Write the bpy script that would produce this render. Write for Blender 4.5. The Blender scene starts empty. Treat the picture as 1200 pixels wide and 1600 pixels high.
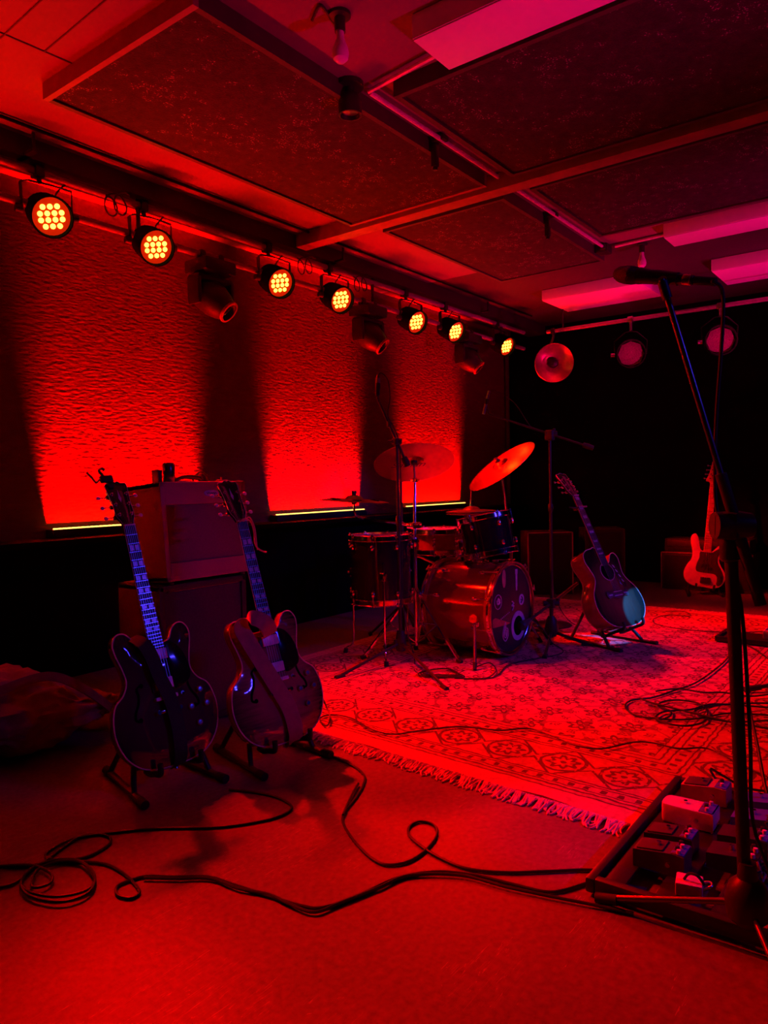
import bpy, bmesh, math, random
from math import sin, cos, pi, radians as RAD
from mathutils import Vector as V, Matrix, geometry
random.seed(4)
SC = bpy.context.scene
COL = SC.collection

# ------------------------------------------------------------------ camera, world, lights, exposure
SC.view_settings.view_transform = 'Standard'
SC.view_settings.look = 'None'
SC.view_settings.exposure = 0.0
SC.view_settings.gamma = 1.0
SC.view_settings.use_curve_mapping = False
FPX, EYE = 1155.0, V((0, 0, 1.06))
YAW, PITCH, ROLL = RAD(37.2), RAD(-2.2), RAD(-1.2)
FW = V((cos(YAW)*cos(PITCH), sin(YAW)*cos(PITCH), sin(PITCH)))
_rt = V((sin(YAW), -cos(YAW), 0)); _up = _rt.cross(FW)
RT = _rt*cos(ROLL) + _up*sin(ROLL); UP = _up*cos(ROLL) - _rt*sin(ROLL)
cam_d = bpy.data.cameras.new('camera'); cam = bpy.data.objects.new('camera', cam_d); COL.objects.link(cam)
cam_d.sensor_fit = 'HORIZONTAL'; cam_d.sensor_width = 36; cam_d.lens = 36*FPX/1200; cam_d.clip_start = .05
cam.matrix_world = Matrix(((RT.x, UP.x, -FW.x, 0), (RT.y, UP.y, -FW.y, 0), (RT.z, UP.z, -FW.z, EYE.z), (0, 0, 0, 1)))
SC.camera = cam

def ray(x, y): return FW + RT*((x-600)/FPX) - UP*((y-800)/FPX)
def atz(x, y, z=0.0): d = ray(x, y); return EYE + d*((z-EYE.z)/d.z)
def aty(x, y, Y): d = ray(x, y); return EYE + d*(Y/d.y)
def atd(x, y, D): return EYE + ray(x, y)*D
def fl(x, y, z=.004): p = atz(x, y, 0); return V((p.x, p.y, z))

w = bpy.data.worlds.new('World'); SC.world = w; w.use_nodes = True
w.node_tree.nodes['Background'].inputs[0].default_value = (.02, .0, .004, 1)
w.node_tree.nodes['Background'].inputs[1].default_value = .02

RED = (1.0, 0.0, 0.0); BLUE = (.05, .03, 1.0); PINK = (1.0, .0, .20)
def look(d):
    d = V(d).normalized(); return d.to_track_quat('-Z', 'Y').to_euler()
def spot(name, loc, aim, power, col, angle=60, blend=.6, radius=.05):
    l = bpy.data.lights.new(name, 'SPOT'); l.energy = power; l.color = col; l.spot_size = RAD(angle); l.spot_blend = blend
    l.shadow_soft_size = radius
    o = bpy.data.objects.new(name, l); COL.objects.link(o); o.location = loc; o.rotation_euler = look(V(aim)-V(loc)); return o
def area(name, loc, d, sx, sy, power, col, spread=180):
    l = bpy.data.lights.new(name, 'AREA'); l.shape = 'RECTANGLE'; l.size = sx; l.size_y = sy; l.energy = power; l.color = col
    l.spread = RAD(spread)
    o = bpy.data.objects.new(name, l); COL.objects.link(o); o.location = loc; o.rotation_euler = look(d); return o

P_PAR, P_BAR, P_CEIL, P_BLUE, P_UP = 620, 100, 19, 90, 200
# red stage pars on the truss: face centre, aim
PARS = [((1.934, 3.45, 2.384), (.95, .05, 0)), ((2.528, 3.45, 2.380), (2.75, 1.75, 0)), ((3.476, 3.45, 2.377), (4.6, 1.3, 0)),
        ((4.083, 3.45, 2.381), (6.93, 1.70, .62)), ((5.031, 3.45, 2.374), (2.9, 1.0, 0)), ((5.636, 3.45, 2.387), (5.3, .6, 0)), ((6.593, 3.45, 2.386), (5.3, 1.1, 0))]
PAR_ANGLE = {1.934: 50, 2.528: 54, 3.476: 56, 4.083: 20, 5.031: 38, 5.636: 46, 6.593: 44}
for (p, a), k in zip(PARS, (1.35, 1.5, 1.5, 2.4, .75, 1.1, .6)):
    d = (V(a)-V(p)).normalized()
    spot('par_beam', V(p)+d*.03, a, P_PAR*k, RED, PAR_ANGLE[p[0]], 1., .035)
# red batten washers grazing the felt wall and throwing a second row of light at the ceiling
BARS = [(2.15, 3.19), (3.87, 4.91), (5.53, 6.57), (.45, 1.49)]
for a, b in BARS:
    area('batten_wash', ((a+b)/2, 3.987, .852), (0, .105, 1), b-a, .012, P_BAR, RED, 25)
    area('batten_uplight', ((a+b)/2, 3.955, .852), (0, -.52, 1), b-a, .02, P_CEIL, RED, 66)
# blue front wash from over the audience
for x in (2.1, 2.35, 2.6, 2.85):
    spot('front_wash_blue', (x, -2.6, 2.55), (1.86, 2.2, .62), P_BLUE*.27, BLUE, 17, .7, .06)
spot('front_wash_blue', (2.9, -2.6, 2.55), (2.22, .42, .06), P_BLUE*.8, BLUE, 13, .7, .05)
for x, ax in ((3.4, 3.8), (4.3, 4.2), (5.2, 4.7)):
    spot('front_wash_blue', (x, -2.6, 2.55), (ax, 2.25, .42), P_BLUE, BLUE, 30, .7, .05)
# added narrow spot, standing in for the cyan reflection on the acoustic guitar
spot('added_cyan_spot', (5.9, -2.2, 2.5), (4.775, 1.47, .265), 3000, (.0, .20, 1.0), 3.9, .30, .004)
# unseen pink spots added low on the right to tint the ceiling lights
for p, a, ang, k in (((2.7, -.9, .2), (2.38, 1.05, 2.65), 46, 1), ((4.6, -.9, .2), (5.6, 1.1, 2.65), 72, 1.5), ((6.9, -.7, .25), (6.4, 2.0, 2.65), 44, 1.0)):
    spot('added_uplighter', p, a, P_UP*k, PINK, ang, 1., .08)
# small blue spot on the tall boom stand
spot('front_wash_blue', (5.6, -2.6, 2.55), (4.975, 2.265, 1.34), 260, BLUE, 7, .8, .05)

# ------------------------------------------------------------------ materials
class NX:
    """tiny expression wrapper for shader math nodes"""
    def __init__(s, nt, sock): s.nt, s.k = nt, sock
    def _m(s, op, *o):
        n = s.nt.nodes.new('ShaderNodeMath'); n.operation = op
        for i, q in enumerate((s,)+o):
            if isinstance(q, NX): s.nt.links.new(q.k, n.inputs[i])
            else: n.inputs[i].default_value = q
        return NX(s.nt, n.outputs[0])
    def __add__(s, o): return s._m('ADD', o)
    def __sub__(s, o): return s._m('SUBTRACT', o)
    def __mul__(s, o): return s._m('MULTIPLY', o)
    def __truediv__(s, o): return s._m('DIVIDE', o)
    def lt(s, o): return s._m('LESS_THAN', o)
    def gt(s, o): return s._m('GREATER_THAN', o)
    def mn(s, o): return s._m('MINIMUM', o)
    def mx(s, o): return s._m('MAXIMUM', o)
    def frac(s): return s._m('FRACT')
    def floor(s): return s._m('FLOOR')
    def abs(s): return s._m('ABSOLUTE')
    def sin(s): return s._m('SINE')
    def cos(s): return s._m('COSINE')
    def sqrt(s): return s._m('SQRT')
    def mod(s, o): return s._m('MODULO', o)
    def atan2(s, o): return s._m('ARCTAN2', o)

MATS = {}
def mat(name, col, rough=.5, metal=0., var=.15, nscale=30., bump=0., bscale=60., coat=0., stretch=None, emit=None, estr=0., spec=.5):
    if name in MATS: return MATS[name]
    m = bpy.data.materials.new(name); m.use_nodes = True; nt = m.node_tree; b = nt.nodes['Principled BSDF']
    tc = nt.nodes.new('ShaderNodeTexCoord'); src = tc.outputs['Object']
    if stretch:
        mp = nt.nodes.new('ShaderNodeMapping'); mp.inputs['Scale'].default_value = stretch; nt.links.new(src, mp.inputs[0]); src = mp.outputs[0]
    n = nt.nodes.new('ShaderNodeTexNoise'); n.inputs['Scale'].default_value = nscale; n.inputs['Detail'].default_value = 4; nt.links.new(src, n.inputs['Vector'])
    r = nt.nodes.new('ShaderNodeValToRGB'); nt.links.new(n.outputs['Fac'], r.inputs[0])
    r.color_ramp.elements[0].position = .3; r.color_ramp.elements[1].position = .7
    r.color_ramp.elements[0].color = tuple(c*(1-var) for c in col)+(1,); r.color_ramp.elements[1].color = tuple(min(1, c*(1+var)) for c in col)+(1,)
    nt.links.new(r.outputs[0], b.inputs['Base Color'])
    b.inputs['Roughness'].default_value = rough; b.inputs['Metallic'].default_value = metal; b.inputs['Specular IOR Level'].default_value = spec
    b.inputs['Coat Weight'].default_value = coat; b.inputs['Coat Roughness'].default_value = .06
    if bump:
        n2 = nt.nodes.new('ShaderNodeTexNoise'); n2.inputs['Scale'].default_value = bscale; n2.inputs['Detail'].default_value = 5; nt.links.new(src, n2.inputs['Vector'])
        bp = nt.nodes.new('ShaderNodeBump'); bp.inputs['Strength'].default_value = bump; bp.inputs['Distance'].default_value = .01
        nt.links.new(n2.outputs['Fac'], bp.inputs['Height']); nt.links.new(bp.outputs[0], b.inputs['Normal'])
    if emit:
        b.inputs['Emission Color'].default_value = emit+(1,); b.inputs['Emission Strength'].default_value = estr
    MATS[name] = m; return m

black_metal = mat('black_metal', (.018, .018, .02), .38, .0, .1)
black_plastic = mat('black_plastic', (.02, .02, .022), .45)
black_matte = mat('black_matte', (.004, .004, .004), .9, spec=.05)
black_rubber = mat('black_rubber', (.015, .015, .015), .7)
black_cloth = mat('black_cloth', (.0025, .0022, .0022), .95, bump=.3, spec=.03)
black_gloss = mat('black_gloss', (.012, .011, .012), .12, coat=.6)
chrome = mat('chrome', (.8, .8, .82), .12, 1., .03)
dull_steel = mat('dull_steel', (.55, .55, .56), .3, 1., .08)
grey_pipe = mat('galvanised', (.8, .78, .78), .4, .3)
dark_steel = mat('dark_steel', (.05, .05, .05), .45, .3)
white_paint = mat('white_paint', (.86, .86, .86), .45, var=.03)
white_glass = mat('white_glass', (.85, .85, .85), .25, var=.02)
cream = mat('cream_plastic', (.8, .72, .55), .35)
red_led = mat('red_led', (.3, .02, .01), .4, emit=(1., .02, .0), estr=.55)
amber_led = mat('amber_led', (.9, .6, .2), .3, emit=(1., .66, .05), estr=5.)
strip_led = mat('strip_led', (.9, .6, .3), .3, emit=(1., .62, .10), estr=3.)

# ------------------------------------------------------------------ mesh builder
def frame(d):
    d = V(d).normalized(); a = V((0, 0, 1)) if abs(d.z) < .95 else V((1, 0, 0))
    x = a.cross(d).normalized(); y = d.cross(x); return x, y, d
def catmull(p, n=8, closed=False):
    p = [V(q) for q in p]; out = []; N = len(p)
    for i in range(N if closed else N-1):
        if closed: a, b, c, d = p[(i-1) % N], p[i], p[(i+1) % N], p[(i+2) % N]
        else: a, b, c, d = p[max(i-1, 0)], p[i], p[i+1], p[min(i+2, N-1)]
        for k in range(n):
            t = k/n; t2, t3 = t*t, t*t*t
            out.append(.5*((2*b)+(c-a)*t+(2*a-5*b+4*c-d)*t2+(3*b-a-3*c+d)*t3))
    if not closed: out.append(p[-1].copy())
    return out
def axis_mat(loc, d, roll=0):
    x, y, z = frame(d); return Matrix.Translation(V(loc)) @ Matrix((x, y, z)).transposed().to_4x4() @ Matrix.Rotation(roll, 4, 'Z')

class MB:
    def __init__(s, *mats): s.v = []; s.f = []; s.mi = []; s.mats = list(mats); s.T = Matrix.Identity(4)
    def add(s, vs, fs, m=0):
        o = len(s.v); s.v += [s.T @ V(q) for q in vs]; s.f += [[o+i for i in f] for f in fs]; s.mi += [m]*len(fs); return s
    def box(s, c, size, M=None, m=0, bev=0.):
        M = M or Matrix.Identity(4); c = V(c); h = V(size)/2
        if not bev:
            vs = [c+V((a*h.x, b*h.y, d*h.z)) for a in (-1, 1) for b in (-1, 1) for d in (-1, 1)]
            fs = [(0, 1, 3, 2), (4, 6, 7, 5), (0, 4, 5, 1), (2, 3, 7, 6), (0, 2, 6, 4), (1, 5, 7, 3)]
        else:
            bm = bmesh.new(); bmesh.ops.create_cube(bm, size=1)
            for q in bm.verts: q.co = V((q.co.x*size[0], q.co.y*size[1], q.co.z*size[2]))
            bmesh.ops.bevel(bm, geom=bm.edges[:], offset=bev, segments=2, profile=.6, affect='EDGES')
            bm.verts.index_update(); vs = [c+q.co for q in bm.verts]; fs = [[q.index for q in f.verts] for f in bm.faces]; bm.free()
        return s.add([M @ q for q in vs], fs, m)
    def tube(s, pts, r, seg=8, closed=False, m=0):
        p = [V(q) for q in pts]; n = len(p); rs = r if isinstance(r, (list, tuple)) else [r]*n
        vs, fs = [], []; ref = None
        for i in range(n):
            a = p[(i-1) % n] if (closed or i > 0) else p[i]; b = p[(i+1) % n] if (closed or i < n-1) else p[i]
            d = (b-a); d = d.normalized() if d.length > 1e-9 else V((0, 0, 1))
            if ref is None: ref = frame(d)[0]
            ref = (ref - d*ref.dot(d)); ref = ref.normalized() if ref.length > 1e-6 else frame(d)[0]
            y = d.cross(ref)
            for k in range(seg): t = 2*pi*k/seg; vs.append(p[i]+ref*(cos(t)*rs[i])+y*(sin(t)*rs[i]))
        for i in range(n if closed else n-1):
            j = (i+1) % n
            for k in range(seg): l = (k+1) % seg; fs.append((i*seg+k, i*seg+l, j*seg+l, j*seg+k))
        if not closed: fs.append(tuple(range(seg-1, -1, -1))); fs.append(tuple((n-1)*seg+k for k in range(seg)))
        return s.add(vs, fs, m)
    def cyl(s, a, b, r, r2=None, seg=16, m=0): return s.tube([a, b], [r, r if r2 is None else r2], seg, m=m)
    def lathe(s, prof, M=None, seg=32, m=0):
        M = M or Matrix.Identity(4); vs, fs = [], []; n = len(prof)
        for (r, z) in prof:
            for k in range(seg): t = 2*pi*k/seg; vs.append(M @ V((max(r, 1e-5)*cos(t), max(r, 1e-5)*sin(t), z)))
        for i in range(n-1):
            for k in range(seg): l = (k+1) % seg; fs.append((i*seg+k, i*seg+l, (i+1)*seg+l, (i+1)*seg+k))
        return s.add(vs, fs, m)
    def ball(s, c, r, seg=14, m=0, M=None):
        r = V((r, r, r)) if isinstance(r, (int, float)) else V(r)
        prof = [(sin(pi*i/8), -cos(pi*i/8)) for i in range(9)]
        return s.lathe(prof, (M or Matrix.Translation(V(c))) @ Matrix.Diagonal((r.x, r.y, r.z, 1)), seg, m)
    def prism(s, out, y0, y1, bev=0., m=0, M=None, cap0=True, cap1=True):
        """closed outline in (x,z) extruded from y0 to y1, edges eased by bev"""
        M = M or Matrix.Identity(4); n = len(out); O = [V((q[0], q[1])) for q in out]
        ar = sum(O[i].x*O[(i+1) % n].y-O[(i+1) % n].x*O[i].y for i in range(n)); sg = 1 if ar > 0 else -1
        N = []
        for i in range(n):
            t = O[(i+1) % n]-O[i-1]; q = V((t.y, -t.x))*sg; N.append(q.normalized() if q.length > 1e-9 else V((0, 0)))
        st = [(0, y0), (0, y1)] if not bev else [(bev, y0), (bev*.3, y0+bev*.3), (0, y0+bev), (0, y1-bev), (bev*.3, y1-bev*.3), (bev, y1)]
        vs = [M @ V((O[i].x-N[i].x*e, y, O[i].y-N[i].y*e)) for e, y in st for i in range(n)]; fs = []
        for j in range(len(st)-1):
            for i in range(n): k = (i+1) % n; fs.append((j*n+i, j*n+k, (j+1)*n+k, (j+1)*n+i))
        if cap0: fs.append(tuple(range(n)))
        if cap1: fs.append(tuple((len(st)-1)*n+i for i in range(n-1, -1, -1)))
        return s.add(vs, fs, m)
    def loft(s, rings, m=0, caps=True):
        n = len(rings[0]); vs = [q for r in rings for q in r]; fs = []
        for j in range(len(rings)-1):
            for i in range(n): k = (i+1) % n; fs.append((j*n+i, j*n+k, (j+1)*n+k, (j+1)*n+i))
        if caps: fs.append(tuple(range(n-1, -1, -1))); fs.append(tuple((len(rings)-1)*n+i for i in range(n)))
        return s.add(vs, fs, m)
    def ribbon(s, pts, wid, side, th=.003, m=0):
        """flat strap along pts, widened along side (one vector or one per point)"""
        p = [V(q) for q in pts]; sd = [V(side)]*len(p) if not isinstance(side, list) else [V(q) for q in side]; rings = []
        for i, q in enumerate(p):
            t = (p[min(i+1, len(p)-1)]-p[max(i-1, 0)]).normalized(); a = (sd[i]-t*sd[i].dot(t)).normalized(); nn = t.cross(a)
            rings.append([q+a*(wid/2)+nn*th/2, q-a*(wid/2)+nn*th/2, q-a*(wid/2)-nn*th/2, q+a*(wid/2)-nn*th/2])
        return s.loft(rings, m)
    def build(s, name, parent=None, label=None, world=False, ang=32):
        vs = s.v
        if world and parent is not None:
            I = TM[parent.name].inverted(); vs = [I @ q for q in vs]
        me = bpy.data.meshes.new(name); me.from_pydata([tuple(q) for q in vs], [], s.f)
        for q in s.mats: me.materials.append(q)
        me.polygons.foreach_set('material_index', s.mi)
        bm = bmesh.new(); bm.from_mesh(me); bmesh.ops.recalc_face_normals(bm, faces=bm.faces); bm.to_mesh(me); bm.free()
        me.polygons.foreach_set('use_smooth', [True]*len(me.polygons)); me.set_sharp_from_angle(angle=RAD(ang))
        o = bpy.data.objects.new(name, me); COL.objects.link(o)
        if parent is not None: o.parent = parent
        if label: o['label'] = label
        return o

TM = {}
def tag(o, label, cat, group=None, kind=None):
    o['label'] = label; o['category'] = cat
    if group: o['group'] = group
    if kind: o['kind'] = kind
    return o
def thing(name, label, cat, M=None, group=None, kind=None):
    M = M if isinstance(M, Matrix) else Matrix.Translation(V(M or (0, 0, 0)))
    o = bpy.data.objects.new(name, None); COL.objects.link(o); o.empty_display_size = .1; o.matrix_world = M; TM[o.name] = M.copy()
    return tag(o, label, cat, group, kind)
def kids(o): return [c for c in bpy.data.objects if c.parent == o]
def dup(o, M, label, group=None):
    r = o.copy(); COL.objects.link(r); r.matrix_world = M; r['label'] = label; TM[r.name] = M.copy()
    if group: r['group'] = group
    for c in kids(o):
        d = c.copy(); COL.objects.link(d); d.parent = r
        for e in kids(c):
            g = e.copy(); COL.objects.link(g); g.parent = d
    return r
def struct(name, mb, **k):
    o = mb.build(name, **k); o['kind'] = 'structure'; return o
def Rz(a): return Matrix.Rotation(a, 4, 'Z')
def T(*p): return Matrix.Translation(V(p if len(p) == 3 else p[0]))

# ------------------------------------------------------------------ setting
CZ = 2.75
WY, WX = 4.0, 7.62          # felt wall plane, far wall plane
def floor_mat():
    m = bpy.data.materials.new('scuffed_concrete'); m.use_nodes = True; nt = m.node_tree; b = nt.nodes['Principled BSDF']; L = nt.links.new
    tc = nt.nodes.new('ShaderNodeTexCoord')
    def noise(sc, det=5, st=None, rot=0):
        n = nt.nodes.new('ShaderNodeTexNoise'); n.inputs['Scale'].default_value = sc; n.inputs['Detail'].default_value = det
        if st:
            mp = nt.nodes.new('ShaderNodeMapping'); mp.inputs['Scale'].default_value = st; mp.inputs['Rotation'].default_value = (0, 0, rot); L(tc.outputs['Object'], mp.inputs[0]); L(mp.outputs[0], n.inputs['Vector'])
        else: L(tc.outputs['Object'], n.inputs['Vector'])
        return NX(nt, n.outputs['Fac'])
    big = noise(2.2, 6); fine = noise(55, 6)
    scr = None
    for rot, s in ((.5, 3.), (2.1, 2.6), (1.2, 3.4)):
        q = noise(s, 2, (1, 26, 1), rot); msk = noise(2.6+s*.3, 2)
        k = ((q-.5).abs().lt(.0028))*(msk.gt(.6)); scr = k if scr is None else scr.mx(k)
    val = (big-.5)*.16+(fine-.5)*.20+.165+scr*.20
    cmb = nt.nodes.new('ShaderNodeCombineColor'); 
    for i in range(3): L((val*(1, .92, .88)[i]).k, cmb.inputs[i])
    L(cmb.outputs[0], b.inputs['Base Color']); L(((big-.5)*.35+.5).k, b.inputs['Roughness'])
    bp = nt.nodes.new('ShaderNodeBump'); bp.inputs['Strength'].default_value = .18; bp.inputs['Distance'].default_value = .006; L(fine.k, bp.inputs['Height']); L(bp.outputs[0], b.inputs['Normal'])
    return m
X0, Y0 = -2.6, -3.4
struct('floor', MB(floor_mat()).box(((X0+WX)/2, (Y0+WY)/2, -.05), (WX-X0+.4, WY-Y0+.4, .1)))
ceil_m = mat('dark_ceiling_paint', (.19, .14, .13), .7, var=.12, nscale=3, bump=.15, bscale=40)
ceil_k = mat('ceiling_shaded', (.035, .03, .03), .7, var=.12, nscale=3, bump=.15, bscale=40)  # far end of the same ceiling, its shade put into the colour
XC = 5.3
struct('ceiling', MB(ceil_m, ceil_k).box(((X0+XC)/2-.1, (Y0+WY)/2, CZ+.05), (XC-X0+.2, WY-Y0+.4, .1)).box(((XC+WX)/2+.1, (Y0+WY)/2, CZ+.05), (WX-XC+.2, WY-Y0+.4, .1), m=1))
felt = mat('felt_drape', (.15, .045, .04), .95, var=.10, nscale=9, bump=.55, bscale=20, stretch=(1, 1, 3.2), spec=.1)
struct('wall_back', MB(felt).box(((X0+WX)/2, WY+.06, CZ/2), (WX-X0+.4, .12, CZ)))
struct('wall_right', MB(black_cloth).box((WX+.06, (Y0+WY)/2, CZ/2), (.12, WY-Y0, CZ)))
struct('wall_left', MB(black_cloth).box((X0-.06, (Y0+WY)/2, CZ/2), (.12, WY-Y0, CZ)))
struct('wall_front', MB(black_cloth).box(((X0+WX)/2, Y0-.06, CZ/2), (WX-X0, .12, CZ)))
# black wainscot with a ledge that carries the battens
struct('trim_1', MB(black_matte).box(((X0+WX)/2, 3.97, .385), (WX-X0, .06, .77)).box(((X0+WX)/2, 3.87, .78), (WX-X0, .26, .03)))
# the narrow dark return in the corner
struct('trim_2', MB(mat('corner_post', (.10, .05, .05), .7)).box((7.58, 3.96, CZ/2+.4), (.03, .03, CZ-.8)))
# ceiling joints at upper left
j = MB(mat('ceiling_joint', (.07, .05, .05), .8))
for a, b in (((0, 50), (115, 100)), ((0, 60), (75, -10)), ((70, 80), (165, 0))):
    p, q = atz(*a, CZ-.001), atz(*b, CZ-.001); u = (q-p).normalized(); u = u if u.x < 0 or u.y < -.5 else -u
    e = (q if (q-p).dot(u) > 0 else p)+u*min(4.2 if abs(u.x) > .5 else 5.0, 5.0); o_ = p if (q-p).dot(u) > 0 else q
    e.x = max(e.x, X0); e.y = max(e.y, Y0); j.cyl(o_, e, .0035, seg=6)
struct('trim_3', j)

# steel beam over the truss and its parallel conduit
bm_ = MB(mat('painted_beam', (.035, .02, .02), .5)); bm_.box((2.6, 3.60, CZ-.048), (10.0, .2, .096))
tag(bm_.build('ceiling_beam'), 'long black steel beam on the ceiling running above the row of stage lights', 'beam')
wood = mat('timber_batten', (.24, .15, .12), .6, stretch=(1, 1, 1), nscale=12, bump=.1)
wood_dark = mat('dark_timber', (.05, .035, .035), .6, nscale=12)
t = MB(wood).box((3.73, .95, CZ-.045), (.10, 5.08, .09), bev=.004)
tag(t.build('cross_beam'), 'timber beam crossing the ceiling at right angles to the black steel beam', 'beam')
def speck_mat():
    m = bpy.data.materials.new('speckled_panel'); m.use_nodes = True; nt = m.node_tree; b = nt.nodes['Principled BSDF']; L = nt.links.new
    tc = nt.nodes.new('ShaderNodeTexCoord')
    def nz(sc, d):
        n = nt.nodes.new('ShaderNodeTexNoise'); n.inputs['Scale'].default_value = sc; n.inputs['Detail'].default_value = d; L(tc.outputs['Object'], n.inputs['Vector']); return NX(nt, n.outputs['Fac'])
    n1, n2, n3 = nz(24, 6), nz(3.2, 5), nz(120, 4)
    sp = (n3.gt(.60))*((n1+n2*.9).gt(1.04)); v = sp*.20+(n1-.5)*.05+.018; v = v.mx(.004)
    cmb = nt.nodes.new('ShaderNodeCombineColor')
    for i in range(3): L((v*(1, .85, .8)[i]).k, cmb.inputs[i])
    L(cmb.outputs[0], b.inputs['Base Color']); b.inputs['Roughness'].default_value = .85
    bp = nt.nodes.new('ShaderNodeBump'); bp.inputs['Strength'].default_value = .5; bp.inputs['Distance'].default_value = .01; L(n3.k, bp.inputs['Height']); L(bp.outputs[0], b.inputs['Normal'])
    return m
speck = speck_mat()
def panel(x0, x1, y0, y1, label, rim):
    M = T((x0+x1)/2, (y0+y1)/2, CZ); p = thing('ceiling_panel', label, 'acoustic panel', M, 'speckled panels hung under the ceiling')
    sx, sy = x1-x0, y1-y0
    MB(speck).box((0, 0, -.035), (sx-.05, sy-.05, .05)).build('panel_board', p)
    f = MB(rim, wood_dark)
    f.box((-sx/2+.0125, 0, -.035), (.025, sy, .07)); f.box((sx/2-.0125, 0, -.035), (.025, sy, .07))
    f.box((0, -sy/2+.0125, -.035), (sx-.05, .025, .07), m=1); f.box((0, sy/2-.0125, -.035), (sx-.05, .025, .07), m=1)
    f.build('panel_frame', p)
panel(1.66, 3.66, 2.02, 2.99, 'speckled dark ceiling panel nearest the first two lit stage lights', wood)
panel(2.57, 3.63, -.9, 1.855, 'large speckled dark ceiling panel between the nearest white ceiling light and the cross beam', wood_dark)
panel(3.87, 5.46, 2.03, 2.90, 'speckled dark ceiling panel beyond the cross beam on the stage light side', wood_dark)
panel(3.85, 4.90, -.6, 1.855, 'speckled dark ceiling panel beyond the cross beam on the white ceiling light side', wood_dark)
# conduits
def pipe(name, pts, r, label, m=grey_pipe, cat='pipe', group=None):
    b = MB(m); b.tube(pts, r, 10)
    return tag(b.build(name), label, cat, group)
pipe('conduit', [(2.54, 1.955, CZ-.03), (3.67, 1.955, CZ-.03)], .011, 'thin steel conduit on the ceiling in front of the cross beam, running between two panels')
pipe('conduit', [(3.79, 1.955, CZ-.03), (5.24, 1.96, CZ-.03)], .011, 'thin steel conduit on the ceiling behind the cross beam, ending at a black junction box')
pipe('conduit', [(2.53, 1.955, CZ-.03), (2.48, 1.54, CZ-.03)], .010, 'short steel conduit running into the end of the nearest white ceiling light')
pipe('conduit', [(5.32, 1.90, CZ-.02), (5.30, 1.50, CZ-.02)], .010, 'short steel conduit beside the far bare bulb running into a white ceiling light')
pipe('cable_run', [(X0, 3.37, CZ-.014), (7.0, 3.37, CZ-.014)], .008, 'thin dark cable run along the ceiling beside the steel beam', black_matte)
b = MB(black_plastic); b.box((5.30, 1.98, CZ-.03), (.10, .09, .06), bev=.006).box((5.24, 1.96, CZ-.03), (.04, .035, .035))
tag(b.build('junction_box'), 'black junction box at the far end of the ceiling conduit', 'junction box')
for x, y, z, lb in ((3.10, 1.995, CZ-.02, 'black bracket hanging from the edge of the nearest speckled panel'), (4.42, 2.01, CZ-.02, 'black bracket hanging from the edge of the panel beyond the cross beam')):
    b = MB(black_metal); b.box((x, y, z-.065), (.03, .03, .13), bev=.004).box((x, y-.03, z-.005), (.05, .07, .025), bev=.004).cyl((x, y, z-.13), (x, y, z-.145), .012)
    tag(b.build('ceiling_bracket'), lb, 'bracket', 'black ceiling brackets')
M = T(2.47, 2.01, CZ); s_ = thing('downlight', 'small black ceiling spotlight beside the near end of the conduit', 'ceiling spotlight', M)
b = MB(black_metal); b.cyl((0, 0, 0), (0, 0, -.02), .06).cyl((0, 0, -.02), (0, 0, -.05), .02).lathe([(0, -.05), (.035, -.05), (.05, -.08), (.05, -.135), (.042, -.135), (.036, -.10), (0, -.10)]); b.build('housing', s_)
MB(dull_steel).lathe([(0, -.105), (.03, -.105), (.036, -.12), (.0, -.125)]).build('lamp_lens', s_)

# white boxed ceiling lights
def white_light(x0, x1, y0, y1, label, h=.095):
    M = T((x0+x1)/2, (y0+y1)/2, CZ); o = thing('ceiling_light', label, 'ceiling light', M, 'white boxed ceiling lights, switched off')
    MB(white_paint).box((0, 0, -h*.5+.002), (x1-x0, y1-y0, h-.008), bev=.004).build('light_box', o)
    MB(mat('white_diffuser', (.9, .9, .9), .35, var=.02)).box((0, 0, -h+.005), (x1-x0-.006, y1-y0-.006, .009), bev=.003).build('diffuser', o)
white_light(2.26, 2.51, .20, 1.544, 'white boxed ceiling light nearest the camera, beside the near bare bulb')
white_light(5.12, 5.37, .25, 1.505, 'white boxed ceiling light beside the far bare bulb')
white_light(6.20, 6.73, -.2, 1.46, 'wide white boxed ceiling light above the last unlit lamp on the rear pipe')
white_light(6.17, 6.74, 1.99, 2.87, 'wide white boxed ceiling light at the far end nearest the stage light row')

def bulb(x, y, label):
    o = thing('light_bulb', label, 'light bulb', T(x, y, CZ), 'bare bulbs in black ceiling sockets')
    MB(black_plastic).lathe([(0, 0), (.04, 0), (.04, -.012), (.02, -.016), (.02, -.065), (0, -.065)]).build('socket', o)
    MB(white_glass).lathe([(0, -.06), (.014, -.06), (.015, -.085), (.019, -.10), (.028, -.122), (.031, -.142), (.027, -.16), (.015, -.171), (0, -.174)], seg=24).build('bulb', o)
p = atd(532, 80, 2.66); bulb(p.x, p.y, 'bare white bulb hanging from the ceiling near the first white ceiling light')
p = atd(1003, 400, 5.33); bulb(p.x, p.y, 'bare white bulb hanging from the ceiling behind the microphone boom tip')
q = atd(500, 20, 2.7); b = MB(black_plastic); b.tube(catmull([(p_.x, p_.y, CZ-.008) for p_ in (atz(488, 28, CZ), atz(500, 5, CZ), atz(515, 22, CZ), atz(531, 44, CZ))], 6), .006, 6)
tag(b.build('bulb_wire'), 'short black wire on the ceiling leading to the near bare bulb', 'wire')

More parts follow.
